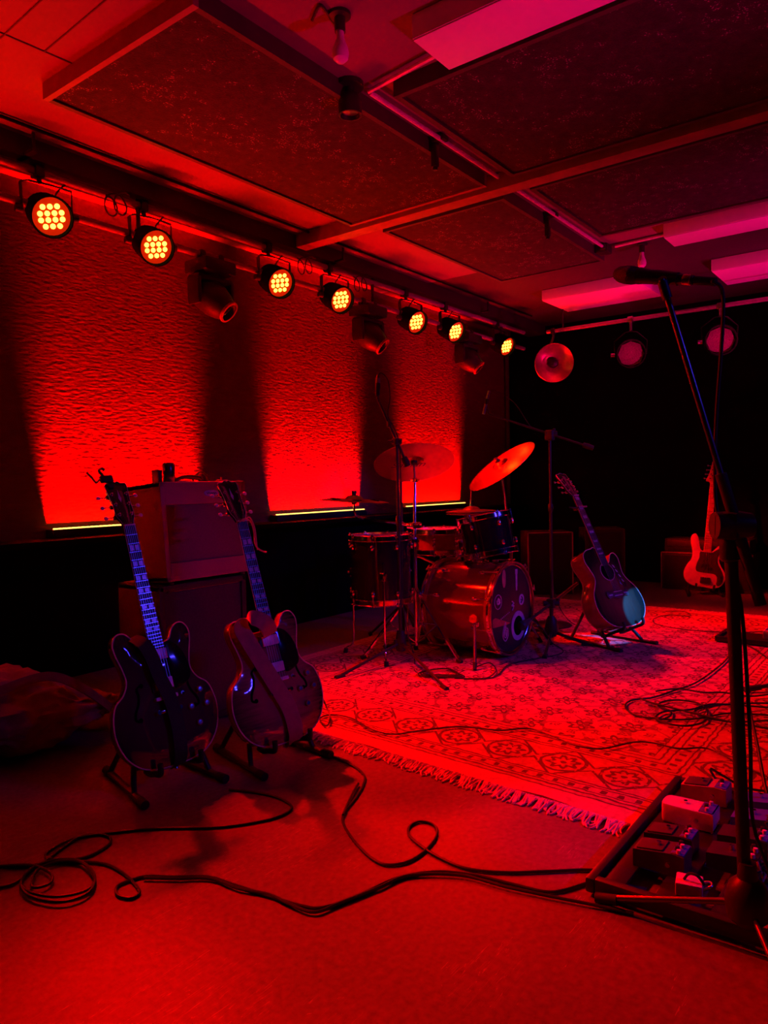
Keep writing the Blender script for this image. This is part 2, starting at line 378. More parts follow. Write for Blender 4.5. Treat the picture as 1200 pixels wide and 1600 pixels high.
# lighting truss
tr = thing('lighting_truss', 'two-tube horizontal pipe truss carrying the row of stage lights along the felt wall', 'truss', (2.6, 3.56, 2.455))
for z, nm in ((2.455, 'lower_tube'), (2.625, 'upper_tube')):
    MB(mat('truss_tube', (.34, .28, .28), .4, .2)).cyl((-5.1, 0, z-2.455), (4.6, 0, z-2.455), .02).build(nm, tr)
for x in (-2.2, -.1, 2.0, 4.1):
    MB(black_metal).cyl((x, 0, -.02), (x, 0, .20), .012).build('truss_spacer', tr)
for x in (-.75, 1.5, 3.6):
    MB(black_metal).cyl((x, -.13, .20), (x, -.13, .29), .008).box((x, -.065, .205), (.03, .16, .012)).build('hanger', tr)

# lit pars
PAR_AIM = V((-.22, -.86, -.45)).normalized()
def par_can(i, pos, label):
    c = V(pos); o = thing('par_light', label, 'stage light', T(c), 'lit stage lights on the truss')
    A = axis_mat((0, 0, 0), PAR_AIM)
    MB(black_matte).lathe([(0, -.20), (.05, -.20), (.065, -.17), (.085, -.15), (.092, -.10), (.094, -.01), (.098, 0), (.098, .03), (.092, .03), (.088, .004)], A, 28).build('housing', o)
    MB(red_led).lathe([(.088, .004), (.0, .004)], A, 28).build('lens_plate', o)
    rows = [(3, .045), (4, .015), (4, -.015), (3, -.045)]
    led = MB(amber_led)
    ex = A.to_3x3() @ V((1, 0, 0)); 
    for n, yy in rows:
        for k in range(n):
            xx = (k-(n-1)/2)*.033
            ang = RAD(14); px, py = xx*cos(ang)-yy*sin(ang), xx*sin(ang)+yy*cos(ang)
            led.ball(None, 1, 10, M=A @ T(px, py, .006) @ Matrix.Diagonal((.0130, .0130, .006, 1)))
    led.build('led_cluster', o)
    y = MB(black_metal); side = PAR_AIM.cross(V((0, 0, 1))).normalized(); mid = PAR_AIM*-.07; tz = 2.455-c.z+.0
    topc = V((0, 3.56-c.y, 2.625-c.z))
    ya = [mid+side*.115, mid+side*.118+V((0, 0, .13)), topc*.85+side*.05+V((0, 0, -.02))]
    yb = [mid-side*.115, mid-side*.118+V((0, 0, .13)), topc*.85-side*.05+V((0, 0, -.02))]
    for arm in (ya, yb): y.ribbon(arm, .03, PAR_AIM, .005)
    y.ribbon([ya[-1], yb[-1]], .03, PAR_AIM, .006); y.build('yoke', o)
    k = MB(black_metal); k.cyl(topc*.85+V((0, 0, -.02)), topc, .012).box(topc, (.045, .062, .062), bev=.008); k.build('clamp', o)
    for s_ in (1, -1): MB(black_plastic).cyl(mid+side*(.112*s_), mid+side*(.145*s_), .022, .018).build('tilt_knob', o)
    cb = MB(black_rubber); rr = random.Random(i)
    p0 = PAR_AIM*-.20; cb.tube(catmull([p0, p0+V((.05, .03, -.04)), p0+V((.12, .06, .02)), topc+V((.10, .02, -.08)), topc+V((.16, .0, .0))], 6), .005, 6); cb.build('power_cable', o)
plab = ['leftmost lit stage light, first on the truss', 'second lit stage light from the left, before the first dark moving head', 'third lit stage light, just right of the first dark moving head',
        'fourth lit stage light, just left of the middle dark moving head', 'fifth lit stage light, just right of the middle dark moving head', 'sixth lit stage light, just left of the last dark moving head', 'last lit stage light, nearest the dark corner']
for i, (p, a) in enumerate(PARS): par_can(i, p, plab[i])
# moving heads
def moving_head(x, label, s=1.):
    o = thing('moving_head', label, 'moving light', T(x, 3.56, 2.455), 'dark moving head lights on the truss')
    MB(black_plastic).box((0, 0, -.07), (.24, .20, .08), bev=.015).build('base', o)
    MB(black_metal).box((-.07, 0, -.005), (.04, .05, .06), bev=.008).box((.07, 0, -.005), (.04, .05, .06), bev=.008).build('clamp', o)
    y = MB(black_plastic); y.cyl((0, 0, -.10), (0, 0, -.13), .06); y.box((0, 0, -.14), (.27, .10, .03), bev=.01)
    for sx in (-1, 1): y.prism([(sx*.115, -.14), (sx*.14, -.14), (sx*.14, -.27), (sx*.132, -.30), (sx*.118, -.30), (sx*.11, -.27)], -.05, .05, .004)
    y.build('yoke', o)
    d = V((.30, -.66, -.62)).normalized(); A = axis_mat((0, 0, -.245), d)
    MB(black_plastic).lathe([(0, -.12), (.05, -.12), (.085, -.10), (.10, -.04), (.10, .03), (.085, .09), (.066, .13), (.066, .15), (.055, .15), (.05, .12)], A, 28).build('head', o)
    MB(mat('red_ring', (.35, .05, .05), .4)).lathe([(.066, .135), (.07, .14), (.07, .152), (.056, .153)], A, 28).build('lens_ring', o)
    MB(black_gloss).lathe([(.052, .125), (.03, .135), (0, .138)], A, 24).build('lens', o)
moving_head(3.0, 'dark moving head between the second and third lit stage lights')
moving_head(4.54, 'dark moving head between the fourth and fifth lit stage lights')
moving_head(6.02, 'dark moving head between the sixth and last lit stage lights')
# loose cable loops hung on the truss
for x, lb in ((2.28, 'cable loop hung on the truss between the first two lit lights'), (3.72, 'cable loop hung on the truss between the third and fourth lit lights'), (4.32, 'cable loop hung on the truss beside the fourth lit light')):
    b = MB(black_rubber); pts = []
    for k in range(26): a = 2*pi*k/12; pts.append((x+.05*sin(a)+.006*k/3, 3.52-.004*k, 2.57+.055*cos(a)-.02))
    b.tube(catmull(pts, 3), .0045, 6); tag(b.build('cable_loop'), lb, 'cable', 'cable loops on the truss')

# batten washers
def batten(a, b, label):
    o = thing('led_batten', label, 'light bar', T((a+b)/2, 3.955, .795), 'light bars along the foot of the felt wall')
    L_ = b-a
    MB(black_metal).box((0, 0, .024), (L_, .07, .048), bev=.005).build('housing', o)
    st = MB(strip_led); n = int(L_/.028)
    for k in range(n): st.box((-L_/2+.014+k*.028, -.018, .051), (.019, .022, .008), bev=.002)
    st.build('led_strip', o)
    for sx in (-1, 1): MB(black_metal).box((sx*(L_/2+.006), 0, .022), (.012, .08, .05), bev=.003).build('end_bracket', o)
for (a, b), lb in zip(BARS, ('light bar at the foot of the felt wall beyond the left edge of the picture',)[:0]+('glowing light bar at the foot of the felt wall behind the guitar amplifier', 'glowing light bar behind the floor tom and the drilled cymbal', 'glowing light bar behind the hi-hat', 'light bar at the foot of the felt wall beyond the left picture edge')): batten(a, b, lb)

# rear pipe with unlit lamps
rp = thing('rear_pipe', 'horizontal pipe across the dark far wall holding three unlit lamps', 'pipe', (6.6, 2.0, 2.465))
MB(mat('rear_tube', (.38, .33, .33), .4, .4)).cyl((0, 1.02, 0), (0, -2.2, 0), .018).build('tube', rp)
for y in (.86, -.9): MB(black_metal).cyl((0, y, 0), (0, y, .285), .008).build('hanger', rp)
# reflector lamp
c = V((6.6, 2.957, 2.168)); d = (V((.5, -.6, .9))-c).normalized(); d = V((-.83, -.53, -.17)).normalized()
o = thing('reflector_lamp', 'round copper reflector dish lamp hanging at the end of the rear pipe', 'stage light', T(c)); A = axis_mat((0, 0, 0), d)
MB(mat('copper_dish', (.72, .36, .22), .34, .75, .12)).lathe([(.04, -.055), (.08, -.045), (.13, -.02), (.175, .025), (.182, .032), (.178, .036), (.13, -.008), (.08, -.034), (.03, -.044)], A, 40).build('dish', o)
MB(black_metal).lathe([(0, -.17), (.04, -.165), (.05, -.12), (.05, -.05), (.03, -.045)], A, 24).build('lamp_body', o)
MB(black_metal).lathe([(0, .02), (.035, .015), (.045, -.005), (.05, -.03)], A, 24).build('centre_cap', o)
MB(white_paint).box(d*-.02+V((0, .07, .03)), (.02, .05, .03), bev=.004).build('bulb_clip', o)
b = MB(black_metal); b.tube(catmull([d*-.1, d*-.1+V((.02, .03, .14)), V((0, 0, .24)), V((0, 0, .297))], 5), .012, 8).box((0, 0, .297), (.05, .04, .05), bev=.006); b.build('bracket', o)
def dark_par(pos, label):
    c = V(pos); d = V((-.9, -.40, -.05)).normalized(); o = thing('par_can', label, 'stage light', T(c), 'unlit lamps on the rear pipe'); A = axis_mat((0, 0, 0), d)
    MB(black_metal).lathe([(0, -.26), (.06, -.25), (.10, -.17), (.12, -.05), (.125, .04), (.117, .04), (.112, -.01)], A, 28).build('housing', o)
    MB(mat('frosted_lens', (.55, .3, .3), .25, .1, .4, nscale=160, bump=.8, bscale=140)).lathe([(.112, -.005), (.06, .008), (0, .012)], A, 8).build('lens', o)
    y = MB(black_metal); s_ = d.cross(V((0, 0, 1))).normalized(); t_ = V((0, 0, 2.465-c.z))
    for k in (-1, 1): y.ribbon([s_*(.135*k)+d*-.05, s_*(.14*k)+d*-.05+V((0, 0, .12)), s_*(.05*k)+V((0, 0, .19)), V((0, 0, .20))], .03, d, .005)
    y.build('yoke', o)
    MB(dull_steel).cyl(t_*.68, t_, .012).box(t_, (.045, .05, .05), bev=.006).build('clamp', o)
    MB(dull_steel).cyl(s_*.135+d*-.05, s_*.17+d*-.05, .02).build('tilt_knob', o)
dark_par((6.6, 2.223, 2.163), 'unlit can lamp in the middle of the rear pipe')
dark_par((6.6, 1.482, 2.183), 'unlit can lamp on the rear pipe behind the hanging microphone cable')

# ------------------------------------------------------------------ rug
def rug_mat():
    m = bpy.data.materials.new('persian_rug'); m.use_nodes = True; nt = m.node_tree; b = nt.nodes['Principled BSDF']; L = nt.links.new
    tc = nt.nodes.new('ShaderNodeTexCoord'); sp = nt.nodes.new('ShaderNodeSeparateXYZ')
    nz = nt.nodes.new('ShaderNodeTexNoise'); nz.inputs['Scale'].default_value = 22; nz.inputs['Detail'].default_value = 4; L(tc.outputs['Object'], nz.inputs['Vector'])
    n1 = NX(nt, nz.outputs['Fac']); L(tc.outputs['Object'], sp.inputs[0])
    x0, y0 = NX(nt, sp.outputs[0]), NX(nt, sp.outputs[1]); x0 = x0-y0*SK*((x0*(-1./RW))+.5); wob = (n1-.5)*.022; x, y = x0+wob, y0+wob
    dx = (x*-1.+RW/2).mn(x+RW/2); dy = (y*-1.+RH/2).mn(y+RH/2); d = dx.mn(dy)-.03
    along = dx.lt(dy); u_ = y*along+x*(along*-1.+1.)
    def band(a, e): return d.gt(a)*d.lt(e)
    def flower(u, v, cell, petals, r0, r1):
        row = (v/cell).floor(); sh = row.mod(2.).abs()*.5
        a = ((u/cell+sh).frac()-.5); c_ = ((v/cell).frac()-.5); r = (a*a+c_*c_).sqrt(); th = c_.atan2(a)
        rr = r+((th*petals).cos())*.07
        return (rr.lt(r1)*rr.gt(r0)).mx(r.lt(.06)), r, th
    f1, r_, th_ = flower(x, y, .19, 6., .16, .27)
    f2, _, _ = flower(x+.095, y+.047, .095, 4., .10, .24)
    nzz = nt.nodes.new('ShaderNodeTexNoise'); nzz.inputs['Scale'].default_value = 55; nzz.inputs['Detail'].default_value = 3; L(tc.outputs['Object'], nzz.inputs['Vector'])
    n2 = NX(nt, nzz.outputs['Fac'])
    vine = ((((x*33.).sin()+(y*33.+(x*16.).sin()*1.6).sin()).abs()).lt(.22))*n1.gt(.42)
    field = (f1*n2.gt(.38)).mx(f2*n2.gt(.47)*.85).mx(vine*.6)
    # border medallions
    cu = ((u_/.235).frac()-.5); cv = (d-.30)/.235; rm = (cu*cu+cv*cv).sqrt(); tm = cv.atan2(cu)
    med = ((rm-.36).abs().lt(.028)).mx(((rm+((tm*8.).cos())*.045)-.2).abs().lt(.045)).mx(rm.lt(.05))
    dia = (cu.abs()+cv.abs()); med = med.mx((dia-.55).abs().lt(.03))
    chk = ((u_/.06).frac()-.5).abs().lt(.17)*(((d-.135).abs().lt(.013)).mx((d-.475).abs().lt(.013)))
    lines = None
    for a, e in ((.065, .072), (.09, .10), (.112, .118), (.155, .162), (.172, .18), (.42, .428), (.44, .447), (.50, .508), (.53, .538), (.56, .565)):
        k = band(a, e); lines = k if lines is None else lines.mx(k)
    inb = band(.18, .42)
    dark = (field*d.gt(.565)).mx(med*inb*n2.gt(.38)).mx(chk).mx(lines)
    plain = d.lt(.06)
    val = (dark*-.80+1.)*(n2*.9+.50)*(n1*.5+.70)
    val = val*(plain*.25+1.)
    cmb = nt.nodes.new('ShaderNodeCombineColor')
    for i, q in enumerate((.52, .24, .22)): L((val*q).k, cmb.inputs[i])
    L(cmb.outputs[0], b.inputs['Base Color']); b.inputs['Roughness'].default_value = .95
    bp = nt.nodes.new('ShaderNodeBump'); bp.inputs['Strength'].default_value = .4; bp.inputs['Distance'].default_value = .004; L(n2.k, bp.inputs['Height']); L(bp.outputs[0], b.inputs['Normal'])
    return m
RX0, RX1, RY0, RY1 = 2.27, 6.06, .28, 3.15
RW, RH = RX1-RX0, RY1-RY0; SK = .07   # the near edge lies slightly askew
rug = thing('area_rug', 'large patterned red rug with fringed ends under the drum kit and acoustic guitar', 'rug', T((RX0+RX1)/2, (RY0+RY1)/2, 0))
rb = MB(rug_mat()); NXR, NYR = 60, 44; vs = []; fs = []
for i in range(NXR+1):
    for jx in range(NYR+1):
        x, y = -RW/2+RW*i/NXR, -RH/2+RH*jx/NYR
        ed = .012*sin(7*y)+.008*sin(17*y) if i in (0, NXR) else 0
        vs.append(V((x+ed+SK*y*(.5-x/RW), y, .007+.0012*sin(5*x+2*y))))
n_ = len(vs); vs += [V((q.x, q.y, .0005)) for q in vs]
for i in range(NXR):
    for jx in range(NYR): a = i*(NYR+1)+jx; fs.append((a, a+NYR+1, a+NYR+2, a+1)); fs.append((n_+a, n_+a+1, n_+a+NYR+2, n_+a+NYR+1))
for i in range(NXR):
    for jx in (0, NYR): a = i*(NYR+1)+jx; b_ = a+NYR+1; fs.append((a, b_, n_+b_, n_+a))
for jx in range(NYR):
    for i in (0, NXR): a = i*(NYR+1)+jx; b_ = a+1; fs.append((a, b_, n_+b_, n_+a))
rb.add(vs, fs); rb.build('rug_pile', rug)
fr = MB(mat('fringe_cotton', (.85, .62, .62), .9, var=.3, nscale=60)); rr = random.Random(2)
for side in (-1, 1):
    y = -RH/2
    while y < RH/2:
        ln = rr.uniform(.05, .095); x = side*(RW/2-.004)+(SK*y if side < 0 else 0); a = rr.uniform(-.02, .02); b2 = rr.uniform(-.016, .016); z = rr.uniform(.004, .009)
        fr.tube(catmull([(x, y, .006), (x+side*ln*.4, y+a*.6, z+.003), (x+side*ln*.8, y+a, z*.6), (x+side*ln, y+a+b2, .003)], 2), [.0035]*6+[.0018], 5)
        y += rr.uniform(.0035, .0075)
f_ = fr.build('fringe', rug, 'pale knotted cotton fringe'); f_['kind'] = 'stuff'

# ------------------------------------------------------------------ guitar amplifier on its cabinet
tweed = mat('red_tolex', (.36, .17, .16), .6, var=.1, nscale=180, bump=.25, bscale=300)
grille = mat('grille_cloth', (.20, .13, .13), .9, var=.25, nscale=120, stretch=(1, 1, 6), bump=.3, bscale=200)
AM = T(2.145, 2.595, .664) @ Matrix.Rotation(RAD(-4.5), 4, 'X') @ Matrix.Diagonal((1, 1, 1.035, 1))
amp = thing('guitar_amplifier', 'reddish cloth-covered guitar amplifier standing on a black cabinet behind the two guitars', 'amplifier', AM)
c = MB(tweed)
c.box((0, .12, .012), (.475, .24, .024), bev=.006).box((0, .12, .398), (.475, .24, .024), bev=.006)
for sx in (-1, 1): c.box((sx*.2255, .12, .205), (.024, .24, .41), bev=.006)
c.box((0, .232, .205), (.45, .014, .39)); c.box((0, .008, .352), (.43, .016, .075), bev=.004); c.box((0, .008, .047), (.43, .016, .055), bev=.004)
c.build('cabinet', amp)
MB(grille).box((0, .018, .195), (.43, .016, .25), bev=.003).build('speaker_grille', amp, 'dark speaker cloth')
b = MB(mat('badge_plate', (.45, .80, .95), .3, .1)); b.prism(smooth := [(.03+.032*cos(2*pi*k/28)+.0*k + (.008 if cos(2*pi*k/28) > 0 else -.008), .358+.0135*sin(2*pi*k/28)) for k in range(28)], -.004, .001, .001)
bd = b.build('badge', amp, 'pale blue name plate')
b = MB(black_plastic); b.tube(catmull([(.004+.006*k, -.0045, .358+.004*(-1)**k) for k in range(10)], 4), .0011, 5); b.build('script', bd)
b = MB(black_plastic)
b.tube(catmull([(-.07, .11, .411), (-.06, .11, .432), (0, .11, .44), (.06, .11, .432), (.07, .11, .411)], 6), .010, 8); b.build('carry_handle', amp)
for sx in (-1, 1):
    for sy in (.03, .21): MB(black_rubber).cyl((sx*.2, sy, 0), (sx*.2, sy, -.012), .014).build('foot', amp)
cabi = thing('speaker_cabinet', 'black speaker cabinet under the reddish guitar amplifier', 'speaker cabinet', T(2.125, 2.62, 0) @ Matrix.Diagonal((.97, 1, 1.036, 1)))
cabm = mat('cabinet_tolex', (.022, .020, .024), .6, bump=.3, bscale=200)
b = MB(cabm); b.box((0, .15, .61), (.50, .30, .03), bev=.008).box((0, .15, .025), (.50, .30, .03), bev=.008)
for sx in (-1, 1): b.box((sx*.235, .15, .3175), (.03, .30, .615), bev=.008)
b.box((0, .29, .3175), (.46, .014, .58)); b.build('enclosure', cabi)
MB(mat('cabinet_cloth', (.05, .035, .055), .9, nscale=90, bump=.3)).box((0, .018, .3175), (.445, .014, .56), bev=.003).build('speaker_grille', cabi)
MB(dull_steel).box((0, .006, .598), (.40, .006, .006)).build('trim_strip', cabi)
for sx in (-1, 1):
    for sy in (.03, .27): MB(black_rubber).cyl((sx*.21, sy, .012), (sx*.21, sy, 0), .015).build('foot', cabi)
AT = lambda x, y, h=0: AM @ V((x, y, .41+h))
p = AT(-.10, .12); o = thing('drink_can', 'shiny dark cylindrical can standing on the guitar amplifier', 'can', T(p))
MB(mat('can_shell', (.22, .18, .22), .2, .8)).lathe([(0, .001), (.024, .001), (.027, .006), (.027, .086), (.024, .092), (.0, .092)], None, 28).build('can_body', o)
MB(dull_steel).lathe([(.024, .092), (.0245, .095), (.022, .093), (0, .0915)], None, 28).build('rim', o)
p = AT(-.155, .13); b = MB(black_plastic); b.box((p.x, p.y, p.z+.032), (.022, .05, .064), bev=.006)
tag(b.build('small_black_box'), 'small upright black box beside the can on the guitar amplifier', 'box')
b = MB(black_rubber); b.tube(catmull([AT(-.04, .14, .006), AT(-.0, .12, .012), AT(.03, .12, .008), AT(.045, .13, .03), AT(.10, .15, .055), AT(.16, .19, .05), AT(.20, .22, .03), AT(.215, .27, -.05), AT(.21, .275, -.2)], 6), .005, 8)
tag(b.build('amplifier_cable'), 'black cable arching off the top of the guitar amplifier', 'cable')
p = AT(-.05, .13); b = MB(dull_steel); b.cyl(p+V((-.02, 0, .010)), p+V((.035, -.01, .010)), .009, .007); b.cyl(p+V((.035, -.01, .010)), p+V((.06, -.015, .010)), .004)
tag(b.build('jack_plug'), 'metal jack plug lying on the guitar amplifier beside the can', 'plug')
p = AT(.15, .06); b = MB(dull_steel); b.box((p.x, p.y, p.z+.006), (.05, .03, .012), bev=.004).cyl((p.x, p.y, p.z+.008), (p.x, p.y, p.z+.025), .006)
tag(b.build('small_metal_clip'), 'small bright metal clip on the front edge of the guitar amplifier', 'clip')

# ------------------------------------------------------------------ guitars
def outline(half, n=7, other=None):
    """half outline from bottom centre to top centre on +x; other = the -x side if it differs"""
    o2 = other or half
    pts = [V((x, z, 0)) for x, z in half] + [V((-x, z, 0)) for x, z in reversed(o2[1:-1])]
    if half[-1][0] > 1e-6: pts.insert(len(half), V((-o2[-1][0], o2[-1][1], 0)))
    return [(q.x, q.y) for q in catmull(pts, n, True)]
def seg_dist(p, O):
    best = 9
    for i in range(len(O)):
        a, b = V(O[i]), V(O[(i+1) % len(O)]); ab = b-a; t = max(0, min(1, (p-a).dot(ab)/max(ab.length_squared, 1e-12))); best = min(best, (p-a-ab*t).length)
    return best
def arch_plate(mb, O, y0, h, fall, step=.018, m=0, sgn=-1):
    """arched top plate over outline O at y0, rising h towards sgn*y"""
    n = len(O); pts = [V(q) for q in O]; xs = [q[0] for q in O]; zs = [q[1] for q in O]; x = min(xs)
    while x < max(xs):
        z = min(zs)
        while z < max(zs):
            p = V((x+random.uniform(-.002, .002), z+random.uniform(-.002, .002)))
            ins = False
            for i in range(n):
                a, b = O[i], O[(i+1) % n]
                if (a[1] > p.y) != (b[1] > p.y) and p.x < (b[0]-a[0])*(p.y-a[1])/(b[1]-a[1])+a[0]: ins = not ins
            if ins and seg_dist(p, O) > step*.45: pts.append(p)
            z += step
        x += step
    vo, _, fc, _, _, _ = geometry.delaunay_2d_cdt(pts, [(i, (i+1) % n) for i in range(n)], [list(range(n))], 1, 1e-6)
    vs = []
    for q in vo:
        d = seg_dist(V(q), O); k = 1-math.exp(-(d/fall)**1.6); vs.append(V((q[0], y0+sgn*h*k, q[1])))
    mb.add(vs, [list(f) for f in fc], m)
def burst(name, inner, outer, cz, rx, rz, rough=.12, e0=.45, e1=1.0, stripes=0):
    m = bpy.data.materials.new(name); m.use_nodes = True; nt = m.node_tree; b = nt.nodes['Principled BSDF']; L = nt.links.new
    tc = nt.nodes.new('ShaderNodeTexCoord'); sp = nt.nodes.new('ShaderNodeSeparateXYZ'); L(tc.outputs['Object'], sp.inputs[0])
    x, z = NX(nt, sp.outputs[0]), NX(nt, sp.outputs[2]); a, c_ = x/rx, (z-cz)/rz; r = (a*a+c_*c_).sqrt()
    nz = nt.nodes.new('ShaderNodeTexNoise'); nz.inputs['Scale'].default_value = 40; mp = nt.nodes.new('ShaderNodeMapping'); mp.inputs['Scale'].default_value = (1, 1, .15)
    if stripes: mp.inputs['Scale'].default_value = (.25, 1, 3.)
    L(tc.outputs['Object'], mp.inputs[0]); L(mp.outputs[0], nz.inputs['Vector']); r = r+(NX(nt, nz.outputs['Fac'])-.5)*(.25 if not stripes else .45)
    rp = nt.nodes.new('ShaderNodeValToRGB'); L(r.k, rp.inputs[0]); e = rp.color_ramp.elements
    e[0].position = e0; e[1].position = e1; e[0].color = inner+(1,); e[1].color = outer+(1,)
    L(rp.outputs[0], b.inputs['Base Color']); b.inputs['Roughness'].default_value = rough; b.inputs['Coat Weight'].default_value = 1; b.inputs['Coat Roughness'].default_value = .04
    return m
def pose(psi, lean, roll, pos):
    return T(V(pos)) @ Matrix.Rotation(RAD(psi), 4, 'Z') @ Matrix.Rotation(RAD(-lean), 4, 'X') @ Matrix.Rotation(RAD(-roll), 4, 'Y')
ebony = mat('ebony', (.03, .02, .02), .4); pearl = mat('pearl_inlay', (.75, .72, .78), .25, .2); nickel = mat('fret_nickel', (.75, .75, .78), .25, 1.)
bone = mat('bone', (.8, .75, .65), .4); string_m = mat('string_steel', (.7, .7, .72), .3, 1.)
def fret_z(nut, scale, n): return nut - scale*(1-2**(-n/12))
def neck_parts(o, nut, scale, zend, nfr, wn, we, yb, yn, neck_m, zjoin, inlay, board=ebony, nstr=6, side_bind=cream, zbridge=.2, ybridge=-.02, depth=.020):
    """fretboard (with frets and inlays), neck, nut, strings; yb/yn = front face y at the body end and at the nut"""
    W = lambda z: wn+(we-wn)*(nut-z)/(nut-zend); Y = lambda z: yb+(yn-yb)*(z-zend)/(nut-zend)
    f = MB(board, nickel, pearl, side_bind)
    rg = []
    for z in (zend, nut): w, y = W(z)/2, Y(z); rg.append([V((-w, y+.006, z)), V((-w, y+.001, z)), V((-w*.5, y, z)), V((w*.5, y, z)), V((w, y+.001, z)), V((w, y+.006, z))])
    f.loft(rg)
    for s in (-1, 1): f.tube([(s*W(zend)/2, Y(zend)+.003, zend), (s*W(nut)/2, Y(nut)+.003, nut)], .0018, 5, m=3)
    for n in range(1, nfr+1):
        z = fret_z(nut, scale, n); w = W(z)/2; f.box((0, Y(z)-.0006, z), (2*w, .0018, .0022), m=1)
    for n in inlay:
        z = (fret_z(nut, scale, n)+fret_z(nut, scale, n-1))/2; h = (fret_z(nut, scale, n-1)-fret_z(nut, scale, n))
        w = W(z); kind = inlay[n]
        if kind == 'split':
            for s in (-1, 1): f.prism([(s*w*.40, z-h*.36), (s*w*.40, z+h*.36), (s*w*.06, z+h*.28), (s*w*.06, z-h*.28)], Y(z)-.0006, Y(z)+.001, m=2)
        elif kind == 'block': f.box((0, Y(z)-.0001, z), (w*.72, .001, h*.62), m=2)
        else: f.cyl((0, Y(z)-.0005, z), (0, Y(z)+.001, z), .0035, seg=12, m=2)
    f.build('fretboard', o)
    k = MB(neck_m); rings = []
    for z in [zjoin+(nut+.012-zjoin)*i/8 for i in range(9)]:
        w = (W(min(z, nut))/2)*.98; y = Y(min(z, nut))+.006; dp = depth+(.022*max(0, 1-(z-zjoin)/.07) if z-zjoin < .07 else 0)
        rings.append([V((-w, y, z))]+[V((w*math.cos(pi-pi*j/10), y+dp*math.sin(pi*j/10)*.9, z)) for j in range(1, 10)]+[V((w, y, z))])
    k.loft(rings); k.build('neck', o)
    MB(bone).box((0, yn-.001, nut+.002), (wn, .010, .005), bev=.001).build('nut', o)
    for i in range(nstr):
        u = (i-(nstr-1)/2)/(nstr-1); r = .0005+.0005*(nstr-1-i)/nstr
        MB(string_m).cyl((u*wn*.82, yn-.0035, nut+.002), (u*(we*.95), ybridge, zbridge), r, seg=5).build('string', o)
def headstock(o, out, nut, yn, tilt, th, face_m, posts, btn_m, wood_m=None, kind='oval'):
    H = T(0, yn+.004, nut+.003) @ Matrix.Rotation(RAD(-tilt), 4, 'X')
    b = MB(face_m, wood_m or face_m); b.prism(out, 0, th, .0015, M=H); h = b.build('headstock', o)
    for i, (x, z, s) in enumerate(posts):
        q = MB(nickel); q.cyl(H @ V((x, -.012, z)), H @ V((x, .002, z)), .0035, seg=10); q.cyl(H @ V((x, -.0015, z)), H @ V((x, .001, z)), .0065, seg=12)
        q.box((0, 0, 0), (.022, .010, .014), H @ T(x+s*.006, th+.005, z), bev=.002); q.cyl(H @ V((x+s*.008, th+.005, z)), H @ V((x+s*.040, th+.004, z)), .0022, seg=8)
        tm = q.build('tuning_machine', o)
        B = MB(btn_m); B.ball(None, 1, 12, M=H @ T(x+s*.045, th+.004, z) @ Matrix.Diagonal((.009, .0045, .0085, 1))); B.build('tuner_button', tm)
        s_ = MB(string_m); u = (-.5+.2*(i if i < 3 else 8-i))*.035 if len(posts) == 6 else (x*.5); s_.cyl(H @ V((u, -.003, 0)), H @ V((x, -.006, z)), .0005, seg=4); s_.build('string_end', o)
    return H
